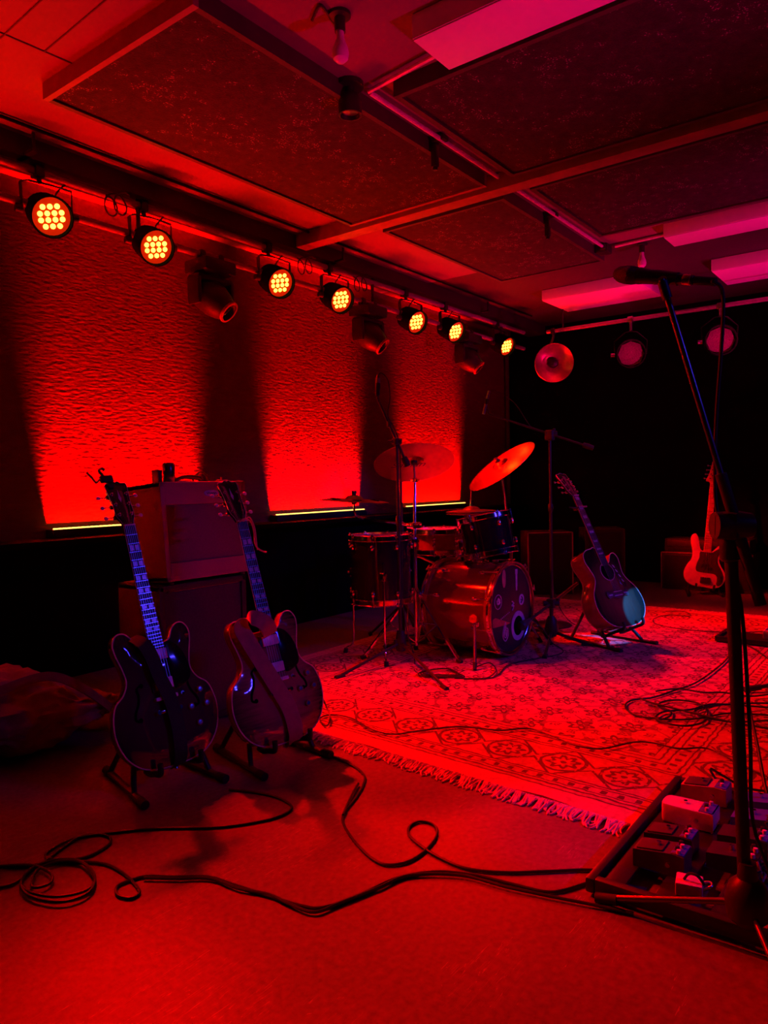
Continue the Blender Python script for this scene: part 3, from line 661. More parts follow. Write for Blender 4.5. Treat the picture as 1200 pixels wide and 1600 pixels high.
def semi_hollow(name, label, M, top_m, side_m, group):
    o = thing(name, label, 'electric guitar', M, group)
    half = [(0, 0), (.07, .003), (.135, .022), (.183, .068), (.203, .135), (.187, .205), (.146, .257), (.127, .298), (.134, .345), (.149, .385), (.150, .42), (.132, .447), (.105, .449), (.083, .430), (.068, .402), (.048, .392), (.03, .392)]
    half = [(x, .2-(.2-z)*1.17 if z < .2 else z-(.014 if .24 < z < .36 else 0)) for x, z in half]
    O = outline(half, 5)
    b = MB(side_m); b.prism(O, .003, .046, .004, cap0=False); arch_plate(b, O, .046, .008, .05, .03, sgn=1); b.build('body', o)
    t = MB(top_m); arch_plate(t, O, .003, .015, .045, .016); t.build('top', o)
    bd = MB(cream); bd.tube([(x, .0035, z) for x, z in O], .0026, 6, True); bd.build('binding', o)
    for s in (-1, 1):
        f = MB(black_matte); P = catmull([(s*.083, 0, .262), (s*.099, 0, .250), (s*.098, 0, .228), (s*.105, 0, .200), (s*.121, 0, .172), (s*.124, 0, .150), (s*.108, 0, .142)], 6)
        yy = lambda x, z: .003-.015*(1-math.exp(-(seg_dist(V((x, z)), O)/.045)**1.6))-.0012
        for q in P: q.y = yy(q.x, q.z)
        f.ribbon([q+V((0, .0005, 0)) for q in P], .009, V((1, 0, .35)), .0015)
        for q in (P[0]+V((-s*.002, 0, -.003)), P[-1]+V((0, 0, .004))): f.cyl(q+V((0, -.0004, 0)), q+V((0, .002, 0)), .008, seg=14)
        f.build('f_hole', o)
    g = MB(black_gloss); pg = catmull([(.030, .385, 0), (.060, .386, 0), (.088, .36, 0), (.104, .325, 0), (.112, .28, 0), (.104, .245, 0), (.07, .225, 0), (.042, .222, 0), (.036, .25, 0), (.033, .30, 0)], 5, True)
    g.prism([(q.x, q.y) for q in pg], -.0225, -.020, .0008); g.build('pickguard', o)
    for z in (.352, .248):
        r = MB(black_plastic); r.box((0, -.015, z), (.092, .010, .046), bev=.002); r.build('pickup_ring', o)
        p = MB(mat('satin_nickel', (.78, .78, .85), .4, .2)); p.box((0, -.020, z), (.070, .012, .038), bev=.003)
        for k in range(6): p.cyl((-.026+.0104*k, -.0262, z+.011), (-.026+.0104*k, -.0268, z+.011), .0022, seg=8)
        p.build('pickup', o)
    b = MB(mat('satin_nickel', (.78, .78, .85), .4, .2)); b.box((0, -.022, .200), (.086, .012, .013), bev=.003)
    for k in range(6): b.box((-.026+.0104*k, -.0285, .2), (.006, .004, .009))
    for s in (-1, 1): b.cyl((s*.037, -.012, .2), (s*.037, -.026, .2), .0065)
    b.build('bridge', o)
    b = MB(chrome); b.box((0, -.024, .155), (.092, .012, .012), bev=.004)
    for s in (-1, 1): b.cyl((s*.042, -.010, .155), (s*.042, -.031, .155), .0075)
    b.build('tailpiece', o)
    for x, z in ((.136, .196), (.153, .143), (.089, .145), (.109, .083)):
        q = MB(mat('amber_knob', (.30, .17, .10), .15, 0, coat=.6)); q.lathe([(.0, 0), (.0125, 0), (.0115, .010), (.0115, .014), (0, .0145)], T(x, -.008, z) @ Matrix.Rotation(RAD(90), 4, 'X'), 18)
        kn = q.build('control_knob', o); MB(nickel).lathe([(.0, .0146), (.008, .0146), (.0075, .0155), (0, .0158)], T(x, -.008, z) @ Matrix.Rotation(RAD(90), 4, 'X'), 16).build('knob_cap', kn)
    b = MB(nickel, black_plastic); b.cyl((.066, -.012, .200), (.066, -.019, .200), .007); b.cyl((.066, -.019, .200), (.070, -.031, .196), .0025, .004, m=1); b.build('toggle_switch', o)
    neck_parts(o, .83, .628, .378, 22, .043, .056, -.024, -.008, side_m, .392, {3: 'split', 5: 'split', 7: 'split', 9: 'split', 12: 'split', 15: 'split', 17: 'split'}, zbridge=.2, ybridge=-.031)
    hs = [(q.x, q.y) for q in catmull([(.021, 0, 0), (.025, .018, 0), (.036, .045, 0), (.037, .10, 0), (.043, .158, 0), (.040, .178, 0), (.022, .180, 0), (.010, .188, 0), (0, .184, 0), (-.010, .188, 0), (-.022, .180, 0), (-.040, .178, 0), (-.043, .158, 0), (-.037, .10, 0), (-.036, .045, 0), (-.025, .018, 0), (-.021, 0, 0)], 4)]
    H = headstock(o, hs, .83, -.008, 15, .014, black_gloss, [(-.024, .045, -1), (-.026, .088, -1), (-.029, .131, -1), (.029, .131, 1), (.026, .088, 1), (.024, .045, 1)], mat('tuner_plastic', (.75, .55, .50), .3))
    b = MB(cream); b.tube([H @ V((x, .001, z)) for x, z in hs], .0012, 5); b.build('headstock_binding', o)
    b = MB(pearl); b.prism([(-.006, .115), (0, .095), (.006, .115), (.004, .12), (0, .15), (-.004, .12)], -.0008, .002, M=H); b.build('headstock_inlay', o)
    for x, z in ((0, -.004), ):
        MB(nickel).cyl((x, .02, z-.026), (x, .02, z-.046), .006, .008).build('strap_button', o)
    return o, H
wine = burst('wine_top', (.070, .014, .045), (.035, .006, .022), .2, .26, .34, rough=.07); wine_s = mat('wine_side', (.26, .03, .02), .18, coat=1, nscale=14)
tob = burst('tobacco_top', (.34, .13, .12), (.055, .012, .03), .21, .215, .29, stripes=1, e0=.50, e1=1.02, rough=.07); tob_s = mat('cherry_side', (.42, .07, .04), .2, coat=1, nscale=14)
G1 = pose(-11, 16, 3.2, (1.585, 2.14, .128)) @ Matrix.Diagonal((.95, 1, 1, 1)); G2 = pose(-11, 16, 2.6, (1.975, 1.982, .124))
g1, H1 = semi_hollow('electric_guitar', 'dark wine-red semi-hollow electric guitar with a wide black strap', G1, wine, wine_s, 'semi-hollow guitars on stands')
g2, H2 = semi_hollow('electric_guitar', 'brown sunburst semi-hollow electric guitar with a reddish leather strap', G2, tob, tob_s, 'semi-hollow guitars on stands')
b = MB(mat('black_strap', (.012, .012, .018), .75, bump=.2)); pts = catmull([(-.085, .055, .40), (-.075, .02, .43), (-.055, -.030, .405), (-.036, -.038, .36), (-.018, -.040, .27), (.004, -.040, .19), (.012, -.038, .10), (.008, -.030, .01), (.004, -.004, -.034), (.0, .022, -.040)], 8)
b.ribbon(pts, .050, V((1, -.1, .15)), .003); b.build('strap', g1, 'black strap')
b = MB(mat('leather_strap', (.40, .12, .13), .6, var=.15, bump=.15)); pts = catmull([(-.012, -.050, .372), (-.030, -.075, .405), (-.058, -.075, .435), (-.095, -.058, .450), (-.118, -.036, .425), (-.100, -.032, .37), (-.065, -.034, .28), (-.025, -.036, .18), (.010, -.034, .09), (.022, -.026, .0), (.018, -.004, -.036), (.004, .02, -.042)], 8)
b.ribbon(pts, .060, V((1, -.25, .30)), .0035); b.build('strap', g2, 'reddish leather strap')
b = MB(mat('red_lace', (.75, .2, .15), .7)); b.tube(catmull([(-.02, -.018, .826), (.0, -.022, .835), (.022, -.014, .834), (.042, -.005, .82), (.048, 0, .78), (.044, .004, .74), (.05, .0, .715), (.075, .004, .70), (.09, .01, .698)], 6), .0035, 6)
b.tube(catmull([(.0, -.02, .83), (.03, -.02, .84), (.052, -.004, .80), (.05, .002, .74), (.046, .0, .71)], 6), .003, 6); b.build('lace', g2, 'red lace tied at the nut')
# clip-on tuner with loose string ends at the head of the wine guitar
o = thing('clip_tuner', 'small black tuner clipped to the top of the wine-red guitar head', 'tuner', G1 @ H1 @ T(-.022, 0, .172))
b = MB(black_plastic); b.box((0, .006, 0), (.022, .034, .03), bev=.004).box((-.014, -.016, .018), (.05, .014, .028), bev=.005); b.build('clip', o)
b = MB(black_rubber); b.tube(catmull([(-.04, -.012, .02), (-.055, -.012, .01), (-.066, -.01, .035), (-.078, -.01, .055)], 6), .004, 6); b.tube(catmull([(-.02, -.014, .03), (-.03, -.014, .055), (-.018, -.014, .066), (-.008, -.014, .058)], 6), .005, 6); b.build('tuner_arm', o)

def guitar_stand(label, GM, body_d, half_w, fwd=.06, back=.30, zb=-.036, splay=.02):
    """black A-frame stand built under a guitar pose GM; zb = lowest point of the body"""
    p = GM @ V((0, body_d/2, zb)); xa = GM.to_3x3() @ V((1, 0, 0)); yaw = math.atan2(xa.y, xa.x)
    M = T(p.x, p.y, 0) @ Rz(yaw); o = thing('guitar_stand', label, 'guitar stand', M, 'folding guitar stands'); I = M.inverted()
    up = (I.to_3x3() @ (GM.to_3x3() @ V((0, 0, 1)))).normalized(); G = lambda *q: I @ (GM @ V(q))
    top = G(0, body_d+.045, zb+.24); low = G(0, body_d+.045, zb+.0)
    for s in (-1, 1):
        b = MB(black_metal); e0, e1 = V((s*(half_w-.01), back, .015)), V((s*(half_w+splay), -fwd, .015))
        b.tube([e0, e1], .013, 10); bar = b.build('floor_bar', o); q = MB(black_rubber); u = (e1-e0).normalized()
        for e in (e0, e1): MB(black_rubber).cyl(e-u*.022, e+u*.022, .015).build('rubber_end', bar)
        b = MB(black_metal); b.tube(catmull([V((s*(half_w+splay*.7), -fwd+.08, .02)), V((s*half_w*.95, .06, .10)), low+V((s*half_w*.75, .0, .03)), top+V((s*.03, 0, 0))], 5), .010, 10); b.build('front_strut', o)
        b = MB(black_metal); b.tube([V((s*(half_w-.005), back-.03, .02)), top+V((s*.022, .015, 0))], .010, 10); b.build('rear_strut', o)
        a = MB(black_rubber); w = s*half_w*.62
        za = zb+.018*(1 if half_w < .2 else 1); a.tube(catmull([low+V((w, 0, .0)), G(w, body_d+.02, za-.026), G(w, body_d*.5, za-.026), G(w, -.020, za-.026), G(w, -.034, za+.008)], 4), .010, 10); a.build('cradle_arm', o)
    b = MB(black_metal); b.tube([low+V((-half_w*.75, .0, .03)), low+V((half_w*.75, .0, .03))], .009, 8); b.box(top, (.075, .035, .045), bev=.008); b.build('crossbar', o)
    return o
guitar_stand('black folding stand under the wine-red electric guitar', G1, .046, .13)
guitar_stand('black folding stand under the sunburst electric guitar', G2, .046, .13)

# acoustic guitar
S = 1.06
GA = pose(-20, 27, 2.0, (4.58, 1.56, .140)) @ Matrix.Diagonal((S, S, S, 1))
def acoustic():
    o = thing('acoustic_guitar', 'sunburst acoustic guitar with a cutaway leaning on a stand on the rug', 'acoustic guitar', GA)
    left = [(0, 0), (.07, .003), (.14, .028), (.19, .08), (.207, .145), (.19, .22), (.142, .285), (.127, .325), (.140, .38), (.153, .425), (.145, .468), (.11, .495), (.06, .503), (.025, .503)]
    right = [(0, 0), (.07, .003), (.14, .028), (.19, .08), (.207, .145), (.19, .22), (.142, .285), (.127, .325), (.136, .38), (.140, .425), (.122, .455), (.09, .452), (.066, .425), (.05, .405), (.03, .405)]
    pts = [V((x, z, 0)) for x, z in right]+[V((-x, z, 0)) for x, z in reversed(left[1:])]
    O = [(q.x, q.y) for q in catmull(pts, 5, True)]
    b = MB(mat('maple_side', (.50, .13, .05), .16, coat=1, nscale=10, stretch=(1, 1, 4))); b.prism(O, .003, .112, .004, cap0=False); b.build('body', o)
    t = MB(burst('acoustic_top', (.26, .10, .045), (.03, .010, .008), .19, .215, .30, e0=.25, e1=.95, rough=.15)); arch_plate(t, O, .003, .002, .04, .022); t.build('top', o)
    for y in (.003, .111): MB(cream).tube([(x, y, z) for x, z in O], .0026, 6, True).build('binding', o)
    b = MB(black_matte, pearl); b.cyl((0, -.0005, .345), (0, .001, .345), .050, seg=32); b.tube([(.056*cos(2*pi*k/40), 0, .345+.056*sin(2*pi*k/40)) for k in range(40)], .0022, 5, True, m=1); b.build('sound_hole', o)
    b = MB(mat('rosewood_bridge', (.10, .05, .05), .4), pearl, bone)
    mo = catmull([(-.095, .205, 0), (-.085, .222, 0), (-.06, .212, 0), (0, .222, 0), (.06, .212, 0), (.085, .222, 0), (.095, .205, 0), (.085, .178, 0), (.05, .182, 0), (0, .168, 0), (-.05, .182, 0), (-.085, .178, 0)], 4, True)
    b.prism([(q.x, q.y) for q in mo], -.010, .002, .002); b.box((0, -.012, .213), (.075, .006, .003), m=2)
    for s in (-1, 1): b.box((s*.066, -.0105, .198), (.030, .001, .008), m=1)
    b.box((0, -.0105, .19), (.07, .001, .006), m=1); b.build('bridge', o)
    g = MB(mat('tortoise', (.09, .025, .02), .15, coat=.5), pearl); pg = catmull([(.035, .40, 0), (.06, .385, 0), (.078, .35, 0), (.09, .305, 0), (.11, .262, 0), (.108, .235, 0), (.085, .232, 0), (.066, .262, 0), (.064, .31, 0), (.056, .365, 0), (.045, .39, 0)], 4, True)
    g.prism([(q.x, q.y) for q in pg], -.0022, .001, .0006)
    for k in range(4): g.prism([(.058+.010*k, .385-.032*k), (.073+.008*k, .375-.032*k), (.075+.010*k, .360-.032*k), (.064+.010*k, .366-.032*k)], -.0028, -.001, m=1)
    g.build('pickguard', o)
    neck_parts(o, .858, .645, .385, 20, .043, .055, -.008, -.006, mat('neck_maple', (.45, .12, .06), .2, coat=.8), .405, {n: 'block' for n in (1, 3, 5, 7, 9, 12, 15, 17)}, zbridge=.208, ybridge=-.013)
    hs = [(q.x, q.y) for q in catmull([(.021, 0, 0), (.026, .018, 0), (.036, .045, 0), (.037, .10, 0), (.044, .16, 0), (.040, .18, 0), (.02, .182, 0), (0, .19, 0), (-.02, .182, 0), (-.040, .18, 0), (-.044, .16, 0), (-.037, .10, 0), (-.036, .045, 0), (-.026, .018, 0), (-.021, 0, 0)], 4)]
    H = headstock(o, hs, .858, -.006, 14, .014, black_gloss, [(-.024, .045, -1), (-.026, .088, -1), (-.029, .131, -1), (.029, .131, 1), (.026, .088, 1), (.024, .045, 1)], chrome)
    MB(cream).tube([H @ V((x, .001, z)) for x, z in hs], .0012, 5).build('headstock_binding', o)
acoustic()
o = thing('capo', 'metal capo clamped on the neck of the sunburst acoustic guitar', 'capo', GA @ T(0, -.006, .775))
b = MB(dull_steel); b.box((.004, -.010, 0), (.075, .008, .010), bev=.002); b.build('bar', o)
b = MB(black_plastic); b.tube(catmull([(-.030, -.010, 0), (-.040, .006, 0), (-.028, .034, .004), (0, .038, .004)], 5), .006, 8); b.tube(catmull([(-.036, .0, 0), (-.066, .012, .01), (-.078, .02, .018)], 5), .005, 8); b.build('lever', o)
guitar_stand('black folding stand under the acoustic guitar', GA, .118, .14, fwd=.10, back=.34, zb=0, splay=.03)

# bass guitar
GB = pose(-65, 10, -6.5, (6.947, 1.703, .075))
def bass():
    o = thing('bass_guitar', 'pale bass guitar with dark pickguard on a stand before the bass amplifier', 'bass guitar', GB)
    P = [(0, .0), (.075, -.002), (.135, .025), (.168, .085), (.160, .15), (.125, .205), (.106, .255), (.118, .305), (.135, .345), (.128, .378), (.098, .385), (.072, .36), (.05, .335), (.030, .325), (-.032, .325), (-.055, .34), (-.068, .385), (-.080, .44), (-.105, .475), (-.135, .462), (-.142, .41), (-.128, .35), (-.118, .29), (-.128, .24), (-.160, .185), (-.180, .12), (-.165, .055), (-.12, .015), (-.06, .002)]
    O = [(q.x, q.y) for q in catmull([V((x, z, 0)) for x, z in P], 5, True)]
    b = MB(mat('bass_white', (.80, .66, .70), .22, coat=.6, var=.03)); b.prism(O, 0, .042, .006); b.build('body', o)
    pg = [(.032, .318), (.05, .322), (.085, .35), (.108, .352), (.112, .335), (.096, .29), (.092, .245), (.108, .20), (.138, .15), (.150, .09), (.135, .04), (.110, .025), (.095, .04), (.098, .08), (.092, .112), (.06, .128), (-.02, .130), (-.07, .136), (-.085, .16), (-.078, .21), (-.062, .26), (-.06, .31), (-.034, .318)]
    g = MB(mat('bass_guard', (.05, .015, .015), .25)); g.prism([(q.x, q.y) for q in catmull([V((x, z, 0)) for x, z in pg], 4, True)], -.0025, .001, .0006); g.build('pickguard', o)
    for sx, z in ((-.02, .195), (.02, .17)): MB(black_plastic).box((sx*.9, -.006, z), (.054, .012, .026), bev=.003).build('pickup', o)
    b = MB(dark_steel); b.box((0, -.006, .062), (.080, .012, .055), bev=.003); b.box((0, -.012, .05), (.085, .02, .03), bev=.004); b.build('bridge', o)
    for z in (.115, .08): MB(dark_steel).cyl((.122, -.002, z), (.122, -.018, z), .009).build('control_knob', o)
    mp = mat('maple_neck', (.62, .34, .22), .25, coat=.6)
    neck_parts(o, .94, .864, .315, 20, .042, .062, -.008, -.006, mp, .32, {n: 'dot' for n in (3, 5, 7, 9, 12, 15, 17)}, board=mat('maple_board', (.62, .34, .22), .3, coat=.5), nstr=4, side_bind=mp, zbridge=.075, ybridge=-.016)
    hs = [(q.x, q.y) for q in catmull([(.021, 0, 0), (.030, .03, 0), (.062, .052, 0), (.060, .075, 0), (.045, .12, 0), (.022, .175, 0), (.004, .212, 0), (-.012, .208, 0), (-.022, .16, 0), (-.030, .11, 0), (-.045, .060, 0), (-.058, .030, 0), (-.050, .018, 0), (-.030, .014, 0), (-.021, 0, 0)], 4)]
    H = headstock(o, hs, .94, -.004, 0, .014, mp, [(-.026, .045, -1), (-.018, .085, -1), (-.010, .125, -1), (-.003, .165, -1)], chrome)
    MB(black_plastic).box((0, 0, 0), (.045, .002, .012), H @ T(.008, -.001, .065) @ Matrix.Rotation(.4, 4, 'Y')).build('headstock_decal', o)
bass()
guitar_stand('low black stand under the pale bass guitar', GB, .042, .12, fwd=.08, back=.22, zb=0)

# ------------------------------------------------------------------ drum kit
lacquer = mat('kick_lacquer', (.20, .018, .014), .14, coat=1, nscale=6, var=.1)
dark_lacquer = mat('dark_lacquer', (.012, .006, .014), .10, coat=1)
snare_lac = mat('snare_lacquer', (.30, .06, .08), .2, coat=.8)
head_m = mat('drum_head', (.62, .55, .55), .4, var=.04); head_black = mat('black_head', (.03, .022, .03), .28)
hoop_red = mat('hoop_lacquer', (.32, .04, .03), .2, coat=.8)
def drum(name, label, M, dia, dep, nl, shell_m, head=head_m, hoop_m=chrome, group=None, cat='drum'):
    o = thing(name, label, cat, M, group); R = dia/2
    MB(shell_m).lathe([(R-.008, .012), (R, .012), (R, dep-.012), (R-.008, dep-.012)], None, 48).build('shell', o)
    for z, nm in ((0, 'bottom_hoop'), (dep, 'top_hoop')):
        s = 1 if z else -1
        MB(hoop_m).lathe([(R+.004, z-s*.022), (R+.013, z-s*.022), (R+.013, z-s*.019), (R+.010, z-s*.016), (R+.009, z+s*.010), (R+.014, z+s*.013), (R+.012, z+s*.016), (R+.004, z+s*.014), (R+.003, z-s*.02)], None, 48).build(nm, o)
        MB(head).lathe([(0, z+s*.002), (R*.8, z+s*.002), (R-.004, z+s*.001), (R+.004, z-s*.008)], None, 48).build('drumhead', o)
    for k in range(nl):
        a = 2*pi*(k+.5)/nl; c, s_ = cos(a), sin(a)
        for z, s in ((0, 1), (dep, -1)):
            b = MB(chrome); zz = z+s*.055
            b.ball(V(((R+.010)*c, (R+.010)*s_, zz)), (.012, .012, .018), 12); b.cyl(((R+.013)*c, (R+.013)*s_, zz), ((R+.013)*c, (R+.013)*s_, z-s*.016), .003, seg=8)
            b.cyl(((R+.013)*c, (R+.013)*s_, z-s*.016), ((R+.013)*c, (R+.013)*s_, z-s*.022), .006, seg=8); b.box((0, 0, 0), (.012, .020, .018), T((R+.007)*c, (R+.007)*s_, z-s*.010) @ Rz(a), bev=.002); b.build('lug', o)
    return o
# kick drum, axis along +y (front head faces -y)
KM = T(3.985, 2.08, .293) @ Matrix.Rotation(RAD(-90), 4, 'X')
KR, KD = .270, .46
kick = thing('kick_drum', 'large red lacquered bass drum lying on its side with stickers on the black front head', 'drum', KM)
MB(lacquer).lathe([(KR-.008, .02), (KR, .02), (KR, KD-.02), (KR-.008, KD-.02)], None, 64).build('shell', kick)
for z, s, nm in ((0, -1, 'front_hoop'), (KD, 1, 'rear_hoop')):
    MB(hoop_red, chrome).lathe([(KR+.001, z-s*.030), (KR+.013, z-s*.030), (KR+.015, z-s*.026), (KR+.015, z+s*.014), (KR+.012, z+s*.017), (KR+.002, z+s*.016), (KR+.001, z-s*.03)], None, 64).lathe([(KR+.0152, z-s*.012), (KR+.0165, z-s*.010), (KR+.0165, z+s*.0), (KR+.0152, z+s*.002)], None, 64, m=1).build(nm, kick)
    MB(head_black if s < 0 else head_m).lathe([(0 if s > 0 else .0, z+s*.002), (KR*.9, z+s*.002), (KR, z-s*.002)], None, 64).build('front_head' if s < 0 else 'rear_head', kick)
    MB(chrome).lathe([(KR-.012, z+s*.004), (KR-.008, z+s*.007), (KR-.003, z+s*.004)], None, 64).build('rim_ring', kick)
for k in range(10):
    a = 2*pi*(k+.5)/10; c, s_ = cos(a), sin(a)
    for z, s in ((0, 1), (KD, -1)):
        b = MB(chrome); b.ball(V(((KR+.010)*c, (KR+.010)*s_, z+s*.10)), (.012, .012, .022), 12); b.cyl(((KR+.024)*c, (KR+.024)*s_, z-s*.018), ((KR+.018)*c, (KR+.018)*s_, z+s*.10), .0035, seg=8)
        b.box((0, 0, 0), (.022, .022, .034), T((KR+.018)*c, (KR+.018)*s_, z-s*.004) @ Rz(a), bev=.004); b.tube([V(((KR+.026)*c, (KR+.026)*s_, z-s*.020))+V((-s_, c, 0))*.022*q for q in (-1, 1)], .004, 8); b.build('tension_claw', kick)
lavender = mat('pale_sticker', (.62, .55, .66), .5); stick_dark = mat('sticker_ink', (.06, .03, .06), .5)
# local x = world x, local y = -world z (up is -y), local z = world y
def K2(x, u): return V((x, -u, -.004))
def sticker_disc(x, u, r, kind):
    b = MB(lavender, stick_dark); fl_ = Matrix.Rotation(RAD(180), 4, 'X')
    if kind == 'round':
        b.tube([K2(x+r*cos(2*pi*k/32), u+r*sin(2*pi*k/32)) for k in range(32)], .0022, 5, True)
        rr = random.Random(int(x*1000)); b.tube(catmull([K2(x+r*.62*cos(2.3*k)*rr.uniform(.5, 1), u+r*.62*sin(2.3*k)*rr.uniform(.5, 1)) for k in range(10)], 4), .0034, 5)
    elif kind == 'disc':
        b.cyl(K2(x, u)+V((0, 0, .0012)), K2(x, u), r, seg=28); b.tube(catmull([K2(x-r*.3, u-r*.6)+V((0, 0, -.001)), K2(x+r*.25, u+r*.1)+V((0, 0, -.001)), K2(x-.1*r, u+r*.6)+V((0, 0, -.001))], 5), .004, 5, m=1); b.tube([K2(x-r*.4, u+.1*r)+V((0, 0, -.001)), K2(x+r*.45, u-.15*r)+V((0, 0, -.001))], .003, 5, m=1)
    elif kind == 'tall':
        b.box(K2(x, u), (.022, .085, .0016), bev=.0006); b.box(K2(x, u+.05), (.030, .03, .0016)); b.box(K2(x, u-.05), (.016, .03, .0016))
    elif kind == 'squiggle':
        b.tube(catmull([K2(x-.008, u+.026), K2(x+.012, u+.012), K2(x-.010, u), K2(x+.012, u-.008), K2(x-.006, u-.03)], 4), .0042, 5); b.tube(catmull([K2(x+.02, u+.012), K2(x+.004, u+.004), K2(x+.02, u-.006)], 4), .003, 5)
    elif kind == 'flame':
        for q in (1., .6): b.tube(catmull([K2(x, u-.05*q), K2(x-.034*q, u-.02*q), K2(x-.026*q, u+.02*q), K2(x, u+.062*q), K2(x+.008*q, u+.028*q), K2(x+.030*q, u+.02*q), K2(x+.034*q, u-.02*q)], 4, True), .003, 5, True)
        b.tube(catmull([K2(x-.018, u-.02), K2(x-.005, u+.018), K2(x+.004, u-.02), K2(x+.018, u+.014)], 4), .003, 5)
    b.build('sticker', kick)
for a in ((-.165, .06, .042, 'round'), (.015, .015, 0, 'squiggle'), (.135, .035, .034, 'disc'), (.07, .165, 0, 'tall'), (-.08, -.135, 0, 'flame')): sticker_disc(*a)
b = MB(mat('orange_sticker', (.6, .25, .16), .5)); b.prism([(-.09+.022*cos(2*pi*k/20), .19+.055*sin(2*pi*k/20)) for k in range(20)], -.0052, -.0035, M=Matrix(((1, 0, 0, 0), (0, 0, -1, 0), (0, 1, 0, 0), (0, 0, 0, 1)))); b.build('sticker', kick)
b = MB(mat('red_banner', (.6, .08, .06), .5)); q = [(-.235, -.035), (-.20, -.028), (-.02, -.085), (-.06, -.09), (-.235, -.082)]
b.prism(q, -.0052, -.0035, M=Matrix(((1, 0, 0, 0), (0, 0, -1, 0), (0, 1, 0, 0), (0, 0, 0, 1)))); b.build('sticker', kick)
b = MB(lavender)
for k in range(7): b.cyl(K2(-.13+.017*k, -.045+.004*k), K2(-.13+.017*k, -.045+.004*k)+V((0, 0, .001)), .0042, seg=8)
b.build('sticker', kick)
pc = (.085, -.118)
b = MB(lavender); b.lathe([(.060, -.005), (.090, -.005), (.090, -.002), (.060, -.002), (.060, -.005)], T(pc[0], -pc[1], 0), 40); b.build('port_ring', kick)
MB(black_matte).cyl((pc[0], -pc[1], -.0045), (pc[0], -pc[1], -.0025), .060, seg=36).build('port_hole', kick)
# spurs
for sx in (-1, 1):
    b = MB(chrome, black_rubber); top = V((sx*.255, .045, .085)); b.box((0, 0, 0), (.05, .06, .05), T(top), bev=.01); b.lathe([(0, -.02), (.026, -.02), (.03, 0), (.026, .02), (0, .02)], axis_mat(top+V((sx*.03, -.015, 0)), (sx, -.3, 0)), 16)
    foot = V((sx*.43, .285, .005)); b.cyl(top+V((sx*.03, 0, 0)), foot+(top-foot)*.1, .009); b.cyl(foot+(top-foot)*.14, foot, .013, .010, m=1); b.build('spur_leg', kick)
b = MB(chrome); b.box((0, -(KR+.012), .20), (.09, .03, .07), bev=.01); b.cyl((0, -(KR+.02), .20), (0, -(KR+.09), .19), .012); b.build('tom_mount', kick)

# rack tom tilted towards the drummer
d = V((-.02, .20, .98)).normalized(); c = V((4.05, 2.27, .725)); ax = axis_mat(c-d*.115, d)
rt_ = drum('rack_tom', 'dark glossy tom drum mounted above the bass drum', ax, .315, .23, 6, dark_lacquer, group=None)
b = MB(chrome); I = ax.inverted(); b.box((0, 0, 0), (.04, .05, .07), T(I @ V((4.05, 2.445, .66))), bev=.006); b.tube([I @ V((4.045, 2.43, .66)), I @ V((4.02, 2.43, .625)), I @ V((3.99, 2.30, .635))], .010, 8); b.build('mount_bracket', rt_)
sn = drum('snare_drum', 'reddish snare drum behind the bass drum', T(4.165, 2.70, .60), .355, .14, 8, snare_lac)
o = thing('snare_stand', 'chrome stand holding the snare drum', 'drum stand', T(4.165, 2.70, 0))
b = MB(chrome); b.cyl((0, 0, .12), (0, 0, .50), .012); b.build('post', o)
for k in range(3):
    a = 2*pi*k/3+.5; u = V((cos(a), sin(a), 0)); b = MB(chrome, black_rubber); b.tube([V((0, 0, .50)), u*.15+V((0, 0, .57)), u*.183+V((0, 0, .575)), u*.183+V((0, 0, .61))], .008, 8); b.build('basket_arm', o)
    a = 2*pi*k/3+pi/2; u = V((cos(a), sin(a), 0)); b = MB(chrome, black_rubber); b.tube([V((0, 0, .28)), u*.17+V((0, 0, .02))], .009, 8); b.cyl(u*.16+V((0, 0, .035)), u*.178+V((0, 0, .012)), .013, m=1); b.build('leg', o)
ft = drum('floor_tom', 'dark glossy floor tom on three bent chrome legs', T(3.56, 2.735, .355), .365, .385, 8, dark_lacquer)
for k, a in enumerate((RAD(222), RAD(342), RAD(102))):
    u = V((cos(a), sin(a), 0)); b = MB(chrome, black_rubber); r = .1975
    b.tube(catmull([u*r+V((0, 0, .24)), u*r+V((0, 0, .0)), u*r+V((0, 0, -.26)), u*(r+.05)+V((0, 0, -.315)), u*(r+.06)+V((0, 0, -.33))], 5), .0055, 8); b.box(u*(r-.006)+V((0, 0, .16)), (.035, .035, .05), bev=.006); b.cyl(u*(r-.02)+V((0, 0, .16)), u*(r+.03)+V((0, 0, .16)), .008)
    l = b.build('leg', ft); q = MB(black_rubber); q.cyl(u*(r+.055)+V((0, 0, -.322)), u*(r+.062)+V((0, 0, -.352)), .013, .015); q.build('rubber_foot', l)

# cymbals
brass = mat('cymbal_bronze', (.80, .42, .14), .24, 1., .12, nscale=9); brass_red = mat('cymbal_dull', (.42, .17, .10), .36, 1., .12, nscale=9); brass_dark = mat('cymbal_dark', (.22, .10, .08), .4, 1., .2)
def cym_prof(R, up=.0): 
    P = [(0, .030), (.02, .029), (.045, .020), (.058, .008), (.062, .004)]
    for k in range(1, 9): r = .062+(R-.062)*k/8; P.append((r, .004-.016*(k/8)**2*R/.25))
    return P+[(R, P[-1][1]-.0015)]+[(r, z-.0015) for r, z in reversed(P)]
def grooves(mb, R, m): pass
def cymbal(name, label, c, n, R, m, roll=0, group='cymbals of the drum kit'):
    o = thing(name, label, 'cymbal', axis_mat(c, n, roll), group); MB(m).lathe(cym_prof(R), None, 64).build('plate', o); return o
ride_c = atd(647, 721, 4.60); fwd = (ride_c-EYE).normalized()
